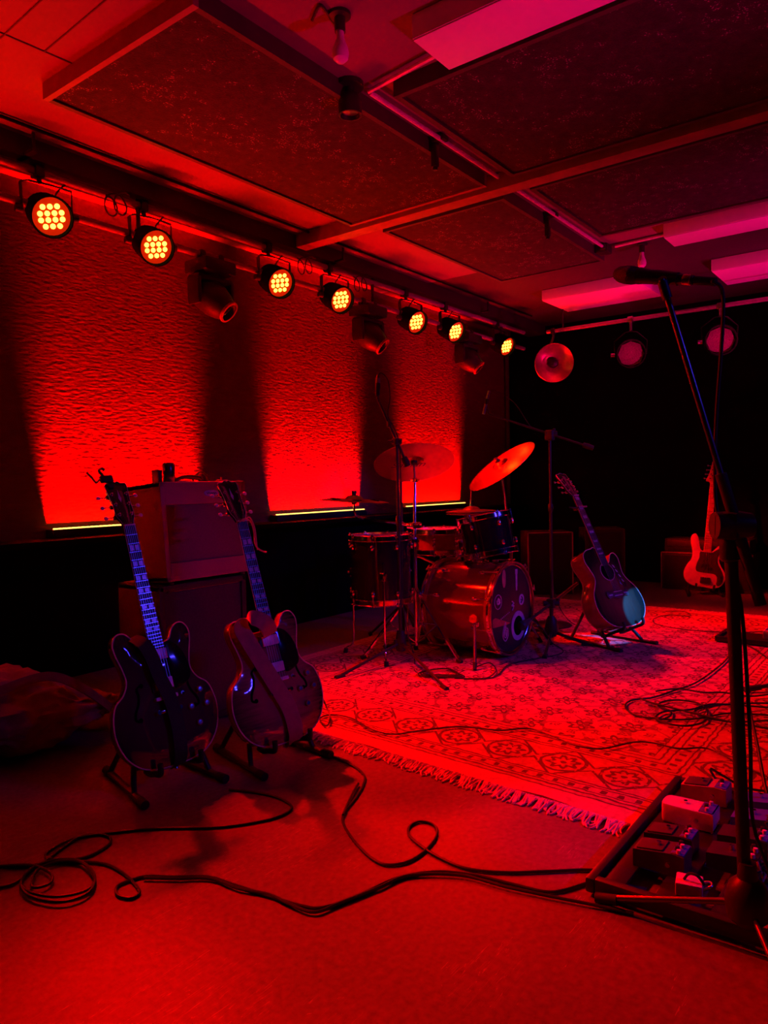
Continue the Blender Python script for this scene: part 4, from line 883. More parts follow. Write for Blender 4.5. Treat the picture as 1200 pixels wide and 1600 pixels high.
def disc_n(a_up, a_left, toward_deg): # normal from its picture tilt: up/left mix, then towards the viewer
    q = (UP*a_up-RT*a_left).normalized(); t_ = RAD(toward_deg); return (q*cos(t_)-fwd*sin(t_)).normalized()
RN = V((-.05, .20, .98)).normalized()
RN = disc_n(.995, .10, -25)
ride = cymbal('crash_cymbal', 'large cymbal tilted so that its underside shows, on the tall stand over the floor tom', ride_c, RN, .252, brass_red)
cu = bpy.data.curves.new('cymbal_script', 'FONT'); cu.body = 'Sabian'; cu.size = .085; cu.shear = .45; cu.extrude = .0004; cu.align_x = 'CENTER'; cu.materials.append(stick_dark)
_tmp = bpy.data.objects.new('cymbal_script_text', cu); COL.objects.link(_tmp); bpy.context.view_layer.update()
lg = bpy.data.objects.new('cymbal_script', bpy.data.meshes.new_from_object(_tmp.evaluated_get(bpy.context.evaluated_depsgraph_get()))); COL.objects.link(lg); bpy.data.objects.remove(_tmp); lg.parent = ride
MR = axis_mat(ride_c, RN); pt = atd(637, 737, 4.60); nrm = -RN
pt = pt - RN*((pt-ride_c).dot(RN)+.022)
xr = (RT - nrm*RT.dot(nrm)).normalized(); yr = nrm.cross(xr)
lg.matrix_local = MR.inverted() @ (T(pt) @ Matrix((xr, yr, nrm)).transposed().to_4x4())
crash_c = atd(782, 726, 4.75); fwd = (crash_c-EYE).normalized()
CN = disc_n(.81, .59, 12.5)
cymbal('crash_cymbal', 'bright orange cymbal tilted steeply above the tom drum', crash_c, CN, .250, brass)
fx_c = V((3.665, 3.02, .962))
o = cymbal('effects_cymbal', 'flat dark cymbal with round holes on an arm left of the floor tom', fx_c, V((.03, -.06, 1)).normalized(), .222, brass_dark)
for k in range(6):
    a = 2*pi*k/6+.3; M = T(.14*cos(a), .14*sin(a), 0); MB(black_matte).lathe([(0, .0035), (.028, .0035), (.030, -.0075), (0, -.0075)], M, 20).build('hole', o)
hh_c = V((4.475, 2.63, .862))
cymbal('hihat_cymbal', 'upper red-lit cymbal of the hi-hat pair', hh_c, V((.0, .02, 1)).normalized(), .178, brass_red, group='hi-hat pair')
cymbal('hihat_cymbal', 'lower upturned cymbal of the hi-hat pair', hh_c+V((0, 0, -.030)), V((.0, -.02, -1)).normalized(), .178, brass_red, group='hi-hat pair')
def tripod(o, base, h, spread, a0, m=chrome, double=True, r=.009, hub=.10, rot=(0, 2*pi/3, 4*pi/3)):
    """legs under a stand: base in local coordinates"""
    for k, a in enumerate(rot):
        u = V((cos(a+a0), sin(a+a0), 0)); b = MB(m)
        b.ribbon([base+V((0, 0, h)), base+u*spread+V((0, 0, .014))], .022, V((-u.y, u.x, 0)), .010)
        if double: b.ribbon([base+V((0, 0, hub)), base+u*spread*.52+V((0, 0, h*.50))], .018, V((-u.y, u.x, 0)), .006)
        l = b.build('leg', o); MB(black_rubber).cyl(base+u*spread*.95+V((0, 0, .022)), base+u*spread*1.04+V((0, 0, .010)), .014).build('rubber_foot', l)
def collar(b, z, r=.02, x=0, y=0): b.lathe([(0, z-.03), (r*.8, z-.03), (r, z-.02), (r, z+.02), (r*.8, z+.03), (0, z+.03)], T(x, y, 0), 16); b.box((x+r+.012, y, z), (.028, .010, .018), bev=.004)
# stand for the large cymbal, with the arm of the holed cymbal
bx, by = 3.71, 2.585
o = thing('cymbal_stand', 'chrome double-braced stand under the large cymbal with a side arm', 'cymbal stand', T(bx, by, 0))
b = MB(chrome); b.cyl((0, 0, .06), (0, 0, .72), .0125); b.build('lower_tube', o)
tp = ride_c-V((bx, by, 0))-RN*.03
b = MB(chrome); b.cyl((0, 0, .70), tp-V((0, 0, .10)), .0095); collar(b, .70, .02); b.build('upper_tube', o)
b = MB(chrome, black_rubber); b.ball(tp-V((0, 0, .09)), .018); b.cyl(tp-V((0, 0, .09)), tp+RN*.075, .006); b.cyl(tp+RN*.012, tp+RN*.03, .020, m=1); b.cyl(tp+RN*.06, tp+RN*.075, .018, m=1); b.box(tp-V((0, 0, .09)), (.03, .05, .02), bev=.004); b.build('tilter', o)
tripod(o, V((0, 0, 0)), .42, .34, RAD(-98), hub=.075)
fl_c = fx_c-V((bx, by, 0)); b = MB(chrome); b.tube([V((.03, -.01, .80)), V((-.03, .02, .805)), fl_c+V((.06, -.03, -.125))], .008, 8); b.box((0, 0, .80), (.10, .05, .035), bev=.008)
b.tube(catmull([fl_c+V((.06, -.03, -.125)), fl_c+V((.02, -.01, -.11)), fl_c+V((0, 0, -.08)), fl_c+V((0, 0, .04))], 4), .007, 8); b.build('side_arm', o)
b = MB(black_rubber); b.cyl(fl_c+V((0, 0, .025)), fl_c+V((0, 0, .055)), .016); b.cyl(fl_c+V((0, 0, -.03)), fl_c+V((0, 0, -.012)), .018); b.build('felt', o)
# stand for the orange cymbal
o = thing('cymbal_stand', 'chrome stand under the bright orange cymbal, rising behind the tom drum', 'cymbal stand', T(4.42, 2.30, 0)); w_ = V((4.42, 2.30, 0))
tp = crash_c-w_-CN*.03; pole_top = atd(785, 742, 4.85)-w_
b = MB(chrome); b.cyl((0, 0, .06), (0, 0, .66), .0125); b.build('lower_tube', o)
b = MB(chrome); b.cyl((0, 0, .64), pole_top, .0095); collar(b, .66); b.build('upper_tube', o)
b = MB(chrome, black_rubber); b.tube([pole_top, pole_top*.5+tp*.5, tp], .008, 8); b.cyl(tp, tp+CN*.085, .006); b.cyl(tp+CN*.014, tp+CN*.03, .018, m=1); b.cyl(tp+CN*.055, tp+CN*.068, .018, m=1); b.box(tp+CN*.08, (.036, .012, .014), bev=.003); b.build('tilter', o)
tripod(o, V((0, 0, 0)), .38, .30, RAD(20), hub=.075)
# hi-hat stand
o = thing('hihat_stand', 'chrome hi-hat stand with its rod standing above the cymbals', 'hi-hat stand', T(hh_c.x, hh_c.y, 0))
b = MB(chrome); b.cyl((0, 0, .05), (0, 0, .81), .0125); collar(b, .62); b.build('tube', o)
b = MB(chrome, black_rubber); b.cyl((0, 0, .80), (0, 0, 1.045), .004); b.cyl((0, 0, .89), (0, 0, .93), .012, m=0); b.box((.018, 0, .925), (.03, .008, .014), bev=.003); b.cyl((0, 0, .882), (0, 0, .892), .016, m=1); b.build('pull_rod', o)
tripod(o, V((0, 0, 0)), .34, .28, RAD(80), hub=.075)
b = MB(dark_steel); b.prism([(-.045, 0), (.045, 0), (.045, .02), (-.045, .02)], .05, .30); b.prism([(-.04, .03), (.04, .03), (.04, .04), (-.04, .04)], .05, .29, M=Matrix.Rotation(RAD(12), 4, 'X') @ T(0, 0, -.02)); b.build('pedal', o)
# bass drum pedal and throne
o = thing('kick_pedal', 'bass drum pedal behind the bass drum', 'pedal', T(3.985, 2.62, .008))
MB(dark_steel).box((0, .12, .012), (.09, .30, .012), bev=.003).build('base_plate', o)
MB(chrome).box((0, 0, 0), (.075, .27, .010), T(0, .14, .05) @ Matrix.Rotation(RAD(-10), 4, 'X'), bev=.003).build('footboard', o)
b = MB(chrome); 
for s in (-1, 1): b.cyl((s*.045, .0, .015), (s*.045, .0, .17), .009)
b.cyl((-.05, 0, .17), (.05, 0, .17), .007); b.cyl((0, 0, .17), (0, .05, .28), .005); b.cyl((0, .02, .285), (0, .08, .275), .022); b.build('beater_frame', o)

# ------------------------------------------------------------------ microphone stands
def xlr(b, p, d, m=0): d = V(d).normalized(); b.cyl(p, p+d*.05, .0095, seg=12, m=m)
bp_ = fl(627, 1035, 0)
o = thing('microphone_stand', 'black tripod microphone stand with a raised boom left of the bass drum', 'microphone stand', T(bp_)); w_ = bp_
top = atd(630, 690, 4.36)-w_; top = V((0, 0, top.z))
b = MB(black_metal); b.cyl((0, 0, .10), (0, 0, .82), .011); b.build('lower_tube', o)
b = MB(black_metal); b.cyl((0, 0, .80), top, .008); collar(b, .84, .016); b.build('upper_tube', o)
hubm = MB(black_plastic); hubm.lathe([(0, .07), (.026, .07), (.034, .10), (.030, .15), (.022, .19), (0, .19)], None, 18); hubm.box((.035, -.01, .15), (.03, .014, .025), bev=.005); hubm.box((-.035, .01, .13), (.03, .014, .025), bev=.005); hubm.build('leg_hub', o)
for k, (fx, fy) in enumerate(((527, 1062), (697, 1080))):
    e = fl(fx, fy, .012)-w_; b = MB(black_metal); b.cyl((0, 0, .12), e, .0085); l = b.build('leg', o); u = e.normalized(); MB(black_rubber).cyl(e-u*.05, e+u*.012, .013).build('rubber_foot', l)
e = V((.24, .30, .012)); b = MB(black_metal); b.cyl((0, 0, .12), e, .0085); l = b.build('leg', o); u = e.normalized(); MB(black_rubber).cyl(e-u*.05, e+u*.012, .013).build('rubber_foot', l)
e0, e1 = atd(648, 716, 4.34)-w_, atd(606, 622, 4.36)-w_
mid = top; dirn = (e1-e0).normalized(); 
off = top-(e0+dirn*((top-e0).dot(dirn))); e0, e1 = e0+off, e1+off
b = MB(black_metal); b.cyl(e0, e1, .0075); b.build('boom_arm', o)
b = MB(black_plastic); b.box(top, (.05, .03, .04), bev=.008); b.lathe([(0, -.03), (.016, -.03), (.018, .03), (0, .03)], axis_mat(top, RT), 14); b.tube([top-RT*.03, top-RT*.055], .007, 8); b.box(e0+(e1-e0)*.62, (.022, .022, .04), bev=.005); b.build('boom_clutch', o)
MB(black_rubber).lathe([(0, -.03), (.017, -.028), (.02, 0), (.017, .028), (0, .03)], axis_mat(e0, dirn), 16).build('counterweight', o)
m0 = w_+e1
o = thing('overhead_microphone', 'small upright microphone on the tip of the raised boom above the large cymbal', 'microphone', T(m0))
b = MB(black_metal, dull_steel); b.tube([V((0, 0, 0)), V((-.01, 0, .015)), V((-.012, 0, .03))], .008, 8); b.cyl((-.012, 0, .03), (-.008, 0, .085), .0135); b.build('mic_clip', o)
b = MB(dull_steel, black_metal); b.cyl((-.008, 0, .07), (-.006, 0, .105), .0155, m=1); b.cyl((-.006, 0, .105), (-.004, 0, .135), .0145); b.cyl((-.004, 0, .135), (-.003, 0, .155), .012, .006, m=1); b.build('mic_body', o)
b = MB(black_rubber); q = m0; cp = catmull([q+V((-.003, 0, .150)), q+RT*.02+V((0, 0, .165)), q+RT*.055+V((0, 0, .12)), q+RT*.065+V((0, 0, .02)), q+RT*.05+V((0, 0, -.08)), w_+e0+(e1-e0)*.60+RT*.018, w_+e0+(e1-e0)*.35+RT*.014, w_+V((.016, -.01, top.z-.08)), w_+V((.016, -.01, .8)), w_+V((.018, -.012, .3)), w_+V((.05, -.06, .03)), fl(650, 1052, .006), fl(690, 1062, .006), fl(725, 1050, .006)], 6)
b.tube(cp, .0035, 6); tag(b.build('microphone_cable'), 'thin black cable running down the raised boom stand from the overhead microphone', 'cable')

p2 = V((4.975, 2.265, 0))
o = thing('microphone_stand', 'tall dark microphone stand with a long horizontal boom right of the orange cymbal', 'microphone stand', T(p2)); w_ = p2
top = atd(860, 678, 5.31)-w_; top = V((0, 0, top.z))
blk_blue = black_metal
b = MB(black_metal); b.cyl((0, 0, .03), (0, 0, .86), .0115); b.build('lower_tube', o)
b = MB(black_metal); b.cyl((0, 0, .84), top, .009); collar(b, .86, .017); b.build('upper_tube', o)
MB(black_metal).lathe([(0, 0), (.135, 0), (.14, .012), (.12, .022), (.03, .032), (.02, .06), (0, .06)], None, 32).build('round_base', o)
e0, e1 = atd(921, 692, 5.25)-w_, atd(764, 641, 5.42)-w_; dirn = (e1-e0).normalized(); off = top-(e0+dirn*((top-e0).dot(dirn))); e0, e1 = e0+off, e1+off
MB(black_metal).cyl(e0, e1, .0075).build('boom_arm', o)
b = MB(black_plastic); b.box(top-V((0, 0, .01)), (.06, .06, .075), bev=.012); b.cyl(top-RT*.03, top+RT*.05, .022); b.box(top+V((.03, -.02, .03)), (.03, .012, .02), bev=.004); b.build('boom_clutch', o)
MB(black_rubber).lathe([(0, -.04), (.017, -.038), (.02, 0), (.017, .038), (0, .04)], axis_mat(e0, dirn), 16).build('counterweight', o)
m0 = w_+e1; ua, ub = atd(755.5, 647, 5.42), atd(764, 612, 5.42); dd = (ub-ua).normalized()
o = thing('pencil_microphone', 'slim pencil microphone hanging at the end of the long horizontal boom', 'microphone', T(m0))
b = MB(dull_steel); b.cyl(ua-m0, ub-m0, .011); b.cyl(ub-m0, ub-m0+dd*.006, .010); b.build('mic_body', o)
b = MB(black_plastic); b.cyl(ua*.45+ub*.55-m0-dd*.02, ua*.45+ub*.55-m0+dd*.02, .014); b.tube([ua*.5+ub*.5-m0, V((0, 0, 0))], .007, 8); b.build('mic_clip', o)
b = MB(black_rubber); b.tube(catmull([ub, ub+RT*.05+V((0, 0, .005)), ub+RT*.12+V((0, 0, -.03)), ub+RT*.2+V((0, 0, -.1)), w_+e0+(e1-e0)*.55, w_+e0+(e1-e0)*.42, w_+top+V((0, .0, -.1)), w_+V((.018, 0, .9)), w_+V((.02, 0, .3)), w_+V((.10, -.12, .012)), w_+V((.2, -.4, .012))], 6), .003, 6)
tag(b.build('microphone_cable'), 'thin cable drooping from the pencil microphone to the tall dark stand', 'cable')

# straight black pole behind the snare
o = thing('straight_stand', 'thin black pole stand behind the snare drum, seen below the large cymbal', 'stand', T(4.18, 3.02, 0))
MB(black_metal).cyl((0, 0, .02), (0, 0, 1.16), .0095).build('tube', o); tripod(o, V((0, 0, 0)), .22, .24, .3, m=black_metal, double=False)
MB(black_plastic).cyl((0, 0, .72), (0, 0, .79), .016).build('collar', o)

# low kick drum microphone stand
bk = fl(862, 1008, 0)
o = thing('short_microphone_stand', 'short black tripod microphone stand with its boom reaching into the bass drum', 'microphone stand', T(bk)); w_ = bk
b = MB(black_metal); b.cyl((0, 0, .05), (0, 0, .26), .012); b.build('tube', o)
MB(black_plastic).lathe([(0, .06), (.03, .06), (.045, .10), (.035, .16), (.02, .19), (0, .19)], None, 18).box((.035, -.02, .12), (.03, .02, .03), bev=.005).build('leg_hub', o)
for fx, fy in ((924, 1011), (851, 1030), (800, 985)):
    e = fl(fx, fy, .012)-w_; b = MB(black_metal); b.cyl((0, 0, .09), e, .010); l = b.build('leg', o); u = e.normalized(); MB(black_rubber).cyl(e-u*.06, e+u*.012, .015).build('rubber_foot', l)
top = V((0, 0, .27)); port = KM @ V((pc[0], -pc[1], -.03)); e1 = port-w_; e0 = atd(910, 900, 4.85)-w_
e0 = top+(top-e1).normalized()*.34
b = MB(black_metal); b.cyl(e0, top, .010); b.cyl(top, e1+(top-e1)*.2, .009); b.build('boom_arm', o)
b = MB(black_plastic); b.box(top, (.05, .05, .06), bev=.01); b.cyl(top-RT*.05, top+RT*.05, .018); b.box(top+V((.04, -.03, .02)), (.03, .02, .02), bev=.004); b.build('boom_clutch', o)
o = thing('kick_microphone', 'dark microphone held at the hole in the bass drum head', 'microphone', T(port)); d_ = (e1-top).normalized()
b = MB(mat('mic_dark', (.06, .06, .09), .35, .4)); b.lathe([(0, -.075), (.014, -.072), (.02, -.04), (.028, 0), (.032, .012), (.026, .026), (0, .03)], axis_mat(-d_*.015, d_), 20); b.build('mic_body', o)
MB(black_plastic).cyl(-d_*.09, -d_*.05, .013).build('mic_clip', o)
b = MB(black_rubber); pp = port-d_*.10; b.tube(catmull([pp, pp+V((.05, -.05, -.06)), pp+V((.04, -.12, -.14)), V((pp.x+.0, pp.y-.2, .014)), fl(800, 1040, .012), fl(770, 1062, .012), fl(710, 1063, .012)], 6), .0035, 6)
tag(b.build('microphone_cable'), 'black cable drooping from the bass drum microphone onto the rug', 'cable')

# foreground stand, right
leg_steel = mat('satin_black_steel', (.22, .20, .20), .28, .9)
bf = fl(1168, 1484, 0)
o = thing('microphone_stand', 'large black boom microphone stand in the foreground with its feet around the pedalboard', 'microphone stand', T(bf)); w_ = bf
lean_top = atd(1140, 818, 1.655)-w_
b = MB(black_metal); b.cyl((0, 0, .10), lean_top*.62, .0115); b.build('lower_tube', o)
b = MB(black_metal); b.cyl(lean_top*.60, lean_top, .0105); b.build('upper_tube', o)
b = MB(black_rubber); b.cyl(lean_top*.10, lean_top*.99, .0145, seg=14); b.build('tube_sleeve', o)
b = MB(black_plastic); b.lathe([(0, .062), (.028, .062), (.044, .078), (.048, .115), (.038, .150), (.022, .165), (.018, .20), (0, .20)], None, 24); b.build('leg_hub', o)
for fx, fy, q in ((934, 1412, 0), (1240, 1590, 0), (1420, 1360, 0)):
    e = fl(fx, fy, .015)-w_; b = MB(leg_steel); b.cyl((0, 0, .11), e, .0075); l = b.build('leg', o); u = V((e.x, e.y, -.06)).normalized(); MB(black_rubber).cyl(e-u*.05, e+u*.004, .013).build('rubber_foot', l)
tipw, endw = atd(1042, 442, 1.69), atd(1192, 935, 1.67); e0, e1 = endw-w_, tipw-w_; dirn = (e1-e0).normalized(); off = lean_top-(e0+dirn*((lean_top-e0).dot(dirn)))
off += -FW*.03; e0, e1 = e0+off, e1+off
b = MB(leg_steel); b.cyl(e0+dirn*.22, e1, .0068); b.build('boom_arm', o)
MB(black_rubber).cyl(e0, e0+dirn*.30, .0125).build('counterweight', o)
b = MB(black_plastic); b.box(lean_top+off*.5, (.05, .05, .06), bev=.012); b.lathe([(0, -.05), (.028, -.05), (.033, -.02), (.03, .03), (0, .03)], axis_mat(lean_top+off*.5, -RT), 18); b.lathe([(0, -.035), (.016, -.035), (.022, -.03), (.022, .03), (0, .034)], axis_mat(lean_top-V((0, 0, .05)), V((0, 0, 1))), 16); b.cyl(lean_top, lean_top+RT*.045, .018); b.build('boom_clutch', o)
m0 = w_+e1
o = thing('vocal_microphone', 'black vocal microphone lying level in the clip at the foreground boom tip', 'microphone', T(m0))
a0, a1 = atd(962, 428, 1.74)-m0, atd(1086, 438, 1.62)-m0; d_ = (a1-a0).normalized()
b = MB(mat('mic_body_black', (.025, .025, .028), .4), mat('copper_band', (.7, .3, .2), .3, 1.)); A = axis_mat(a0, d_); L_ = (a1-a0).length
b.lathe([(.018, .052), (.019, .06), (.0175, .07), (.0115, L_-.03), (.0105, L_-.004), (0, L_)], A, 22); b.lathe([(.0115, L_-.026), (.0126, L_-.022), (.0122, L_-.010), (.0106, L_-.008)], A, 22, m=1); b.build('mic_body', o)
MB(mat('mic_grille', (.05, .05, .05), .5, .3, .6, nscale=700, bump=1., bscale=700)).lathe([(0, -.004), (.011, -.001), (.018, .010), (.0208, .026), (.0208, .044), (.0185, .056)], A, 22).build('grille', o)
b = MB(black_plastic); b.cyl(a0+d_*(L_*.52), a0+d_*(L_*.80), .0165, .0145, seg=18); mc = a0+d_*(L_*.66); b.tube([mc, mc*.5+V((0, 0, -.012)), V((0, 0, .0))], .011, 10); b.cyl(V((0, 0, 0))-dirn*.005, -dirn*.045, .011); b.build('mic_clip', o)
b = MB(black_rubber, dull_steel); st = m0+a1; b.cyl(st, st+d_*.045, .0095, seg=12); en = [atd(1114, 440, 1.58), atd(1124, 446, 1.58), atd(1129, 458, 1.59), atd(1130, 490, 1.60), atd(1126, 560, 1.63), atd(1120, 640, 1.66), atd(1117, 720, 1.69), atd(1119, 790, 1.70), atd(1132, 840, 1.69), atd(1146, 900, 1.65)]
b.tube(catmull([st+d_*.04]+en, 6), .0042, 8)
b.tube(catmull([en[-1], w_+lean_top*.78+RT*.02, w_+lean_top*.5+RT*.021-FW*.01, w_+lean_top*.3+RT*.024, w_+RT*.06+V((.0, 0, .12)), w_+V((.12, .05, .02)), w_+V((.3, .02, .006))], 6), .0042, 8)
tag(b.build('microphone_cable'), 'black cable hanging from the vocal microphone down the foreground boom stand', 'cable')

# second stand at the right edge
bq = V((4.25, .33, 0)); e = fl(1163, 1084, .02)
o = thing('microphone_stand', 'black microphone stand at the right edge whose foot rests on the rug border', 'microphone stand', T(bq)); 
MB(black_metal).cyl((0, 0, .08), (0, 0, 1.15), .011).build('tube', o); MB(black_plastic).lathe([(0, .06), (.03, .06), (.045, .10), (.03, .16), (0, .17)], None, 18).build('leg_hub', o)
for q in (e-bq, V((.28, -.12, .015)), V((-.05, -.22, .015))):
    b = MB(black_metal); b.cyl((0, 0, .10), q, .010); l = b.build('leg', o); MB(black_rubber).cyl(q*.86+V((0, 0, .014)), q, .014).build('rubber_foot', l)
MB(black_plastic).box((0, 0, 1.15), (.05, .05, .06), bev=.01).build('boom_clutch', o)

# ------------------------------------------------------------------ pedalboards
pb = thing('pedalboard', 'black pedalboard crowded with effect pedals in the foreground right corner', 'pedalboard', T(1.80, .235, 0))
b = MB(black_metal); b.box((.37, .43, .028), (.76, .055, .012), bev=.003)
for y in (.05, .17, .30): b.box((.37, y, .028), (.76, .06, .012), bev=.003)
b.build('deck_rails', pb)
bfm = mat('board_frame', (.03, .03, .03), .4)
for y in (.478, .012): MB(bfm).box((.37, y, .028), (.80, .024, .038), bev=.006).build('long_rail', pb)
for x in (-.015, .755): MB(bfm).box((x, .245, .028), (.026, .444, .038), bev=.006).build('side_rail', pb)
for x in (.0, .74):
    for y in (.03, .46): MB(black_rubber).cyl((x, y, .006), (x, y, 0), .014).build('foot', pb)
blue_face = mat('blue_enamel', (.10, .10, .75), .35); knob_pale = mat('pale_knob', (.7, .6, .6), .3)
def pedal(x, y, wx, dy, h, label, body, pad=None, panel_m=None, knobs=4, z=.0345, rot=0, rounded=False):
    """stompbox: foot end towards +y, controls towards -y"""
    o = thing('effect_pedal', label, 'effect pedal', T(x, y, z) @ Rz(RAD(rot)), 'effect pedals on the foreground board')
    b = MB(body)
    if rounded:
        out = [(q.x, q.y) for q in catmull([V((wx/2, -dy/2+.01, 0)), V((wx/2, dy/2-.03, 0)), V((wx*.33, dy/2-.004, 0)), V((-wx*.33, dy/2-.004, 0)), V((-wx/2, dy/2-.03, 0)), V((-wx/2, -dy/2+.01, 0)), V((-wx*.4, -dy/2, 0)), V((wx*.4, -dy/2, 0))], 5, True)]
        b.prism(out, 0, h, .006, M=Matrix(((1, 0, 0, 0), (0, 0, 1, 0), (0, 1, 0, 0), (0, 0, 0, 1)))); b.v = [V((q.x, q.y, q.z)) for q in b.v]
    else:
        H0, H1 = h*.78, h; w2 = wx/2
        rg = [[V((s, -dy/2, 0)), V((s, dy/2, 0)), V((s, dy/2, H0)), V((s, -dy/2+.035, H1)), V((s, -dy/2, H1*.96))] for s in (-w2, -w2+.002, w2-.002, w2)]
        b.loft(rg)
    b.build('enclosure', o)
    if pad: MB(pad).box((0, 0, 0), (wx*.86, dy*.52, .005), T(0, dy*.18, h*.875+.002) @ Matrix.Rotation(-math.atan(h*.22/(dy-.035)), 4, 'X'), bev=.002).build('footpad', o)
    if panel_m: MB(panel_m).box((0, -dy*.36, h*.99), (wx*.92, dy*.25, .004), bev=.001).build('control_panel', o)
    for k in range(knobs):
        kx = (k-(knobs-1)/2)*wx/(knobs+.2); MB(knob_pale if k % 2 == 0 else black_plastic).lathe([(0, 0), (.0065, 0), (.0055, .011), (0, .012)], T(kx, -dy*.38+(.008 if k % 2 else 0), h), 14).build('knob', o)
    MB(chrome).cyl((0, dy*.06, h*.92), (0, dy*.06, h*.92+.012), .0055, seg=12).build('footswitch', o)
    for s in (-1, 1): q = MB(dull_steel); q.cyl((s*wx/2, -dy*.2, h*.5), (s*(wx/2+.008), -dy*.2, h*.5), .006, seg=10); q.build('jack_socket', o)
    return o
dg = mat('dark_grey_enamel', (.10, .07, .07), .4); red_en = mat('red_enamel', (.55, .18, .15), .4); whiteen = mat('white_enamel', (.75, .62, .6), .4); dark_en = mat('dark_enamel', (.04, .03, .035), .4); rub = mat('pedal_rubber', (.05, .03, .03), .75)
pedal(1.958, .588, .074, .130, .058, 'dark grey effect pedal with a ribbed top, nearest of the row on the pedalboard', dg, rub, blue_face, 4)
pedal(2.075, .598, .074, .128, .052, 'dark effect pedal with blue panel, second in the row on the pedalboard', dark_en, rub, blue_face, 4)
pedal(2.26, .600, .080, .150, .056, 'pale round-ended effect pedal in the middle of the row on the pedalboard', whiteen, None, blue_face, 3, rounded=True)
pedal(2.46, .60, .078, .135, .056, 'reddish effect pedal with a dark rubber foot plate, farthest in the row on the pedalboard', red_en, rub, blue_face, 2)
pedal(2.06, .432, .078, .125, .050, 'dark effect pedal full of small knobs behind the second pedal of the row', dark_en, None, black_plastic, 4)
pedal(2.18, .432, .078, .125, .050, 'dark effect pedal with a blue side behind the pale round-ended pedal', dark_en, None, blue_face, 4)
pedal(2.31, .425, .082, .125, .054, 'blue effect pedal in the back row of the pedalboard', blue_face, None, dark_en, 3)
pedal(2.44, .43, .076, .125, .054, 'blue-edged effect pedal at the far end of the back row', blue_face, None, red_en, 2)
o = thing('power_adapter', 'small red-lit white box with a cable loop at the near end of the pedalboard', 'adapter box', T(1.872, .497, .0345) @ Rz(RAD(12)))
MB(whiteen).box((0, 0, .016), (.058, .062, .032), bev=.004).build('box', o)
b = MB(black_rubber); b.tube(catmull([(-.005, .012, .032), (-.008, .0, .05), (-.012, -.02, .05), (-.01, -.034, .03)], 5), .0035, 6); b.build('plug_lead', o)
MB(dull_steel).tube(catmull([(.0, -.03, .012), (.01, -.05, .02), (.028, -.046, .02), (.03, -.028, .014)], 5), .003, 6).build('wire_loop', o)
rr = random.Random(9)
for k in range(16):
    x, y = rr.uniform(2.02, 2.5), rr.uniform(.26, .37); b = MB(black_rubber if k % 3 else mat('grey_lead', (.4, .3, .3), .5)); pts = [V((x+rr.uniform(-.1, .1), y+rr.uniform(-.06, .06), rr.uniform(.05, .10))) for _ in range(6)]
    pts[0].z = pts[-1].z = .048
    b.tube(catmull(pts, 6), .0028, 6); tag(b.build('patch_lead'), 'thin patch lead in the tangle on the far side of the pedalboard', 'cable', 'patch leads tangled on the pedalboard')
b = MB(mat('red_barrel', (.5, .14, .12), .4)); p = V((2.35, .26, .055)); b.cyl(p, p+V((.03, -.0, .05)), .014); tag(b.build('barrel_plug'), 'reddish barrel plug standing in the cable tangle on the pedalboard', 'plug')
# board at the far right on the rug
o = thing('pedalboard', 'small low pedal tray lying on the rug at the far right beyond the mic stand', 'pedalboard', T(5.15, .90, .008))
b = MB(black_metal); b.box((0, 0, .012), (.30, .52, .016), bev=.004); b.box((0, .255, .02), (.30, .02, .03), bev=.004); b.box((-.145, 0, .02), (.02, .52, .03), bev=.004); b.build('tray', o)
for k, (x, y) in enumerate(((5.19, .72), (5.19, .86))):
    q = thing('effect_pedal', ('white-edged effect pedal on the far tray, at the picture edge', 'white-edged effect pedal on the far tray, nearer the mic stand')[k], 'effect pedal', T(x, y, .028), 'effect pedals on the far tray')
    MB(whiteen).box((0, 0, .028), (.13, .10, .056), bev=.008).build('enclosure', q); MB(blue_face).box((0, 0, .057), (.10, .075, .004), bev=.001).build('control_panel', q)
    for s in (-1, 1): MB(knob_pale).cyl((.03, s*.02, .058), (.03, s*.02, .072), .008, seg=12).build('knob', q)

# ------------------------------------------------------------------ bass amplifier and cabinets by the far wall
def amp_box(name, label, cat, M, sx, sy, sz, panel_h=0, edge=dull_steel, cloth=mat('far_cloth', (.012, .01, .014), .9)):
    """front faces local -y"""
    o = thing(name, label, cat, M); MB(cabm).box((0, sy/2, sz/2), (sx, sy, sz), bev=.01).build('enclosure', o)
    MB(cloth).box((0, -.002, (sz-panel_h)/2), (sx-.06, .012, sz-panel_h-.06), bev=.003).build('speaker_grille', o)
    for s in (-1, 1): MB(edge).box((s*(sx/2-.004), -.001, sz/2), (.010, .012, sz-.01)).build('edge_trim', o)
    MB(edge).box((0, -.001, sz-.004), (sx-.01, .012, .009)).build('top_trim', o)
    if panel_h: MB(dark_steel).box((0, -.004, sz-panel_h/2), (sx-.05, .012, panel_h-.03), bev=.003).build('control_panel', o)
    return o
edge_red = mat('edge_trim', (.45, .35, .35), .4, .5)
bc = T(7.22, 1.76, .0) @ Rz(RAD(-90))
amp_box('bass_cabinet', 'low wide black bass cabinet with pale edge trim behind the pale bass guitar', 'speaker cabinet', bc, .80, .34, .355, 0, edge_red)
amp_box('bass_amplifier_head', 'black amplifier head on top of the bass cabinet', 'amplifier', T(7.25, 1.76, .356) @ Rz(RAD(-90)), .74, .28, .125, .09, dark_steel)
amp_box('speaker_cabinet', 'dark cabinet with a red-lit top edge behind the acoustic guitar neck', 'speaker cabinet', T(6.35, 2.90, 0) @ Rz(RAD(-52)), .42, .34, .58, 0, edge_red)
amp_box('speaker_cabinet', 'plain dark purple cabinet behind the acoustic guitar body', 'speaker cabinet', T(6.66, 2.50, 0) @ Rz(RAD(-58)), .36, .34, .60, 0, dark_steel)

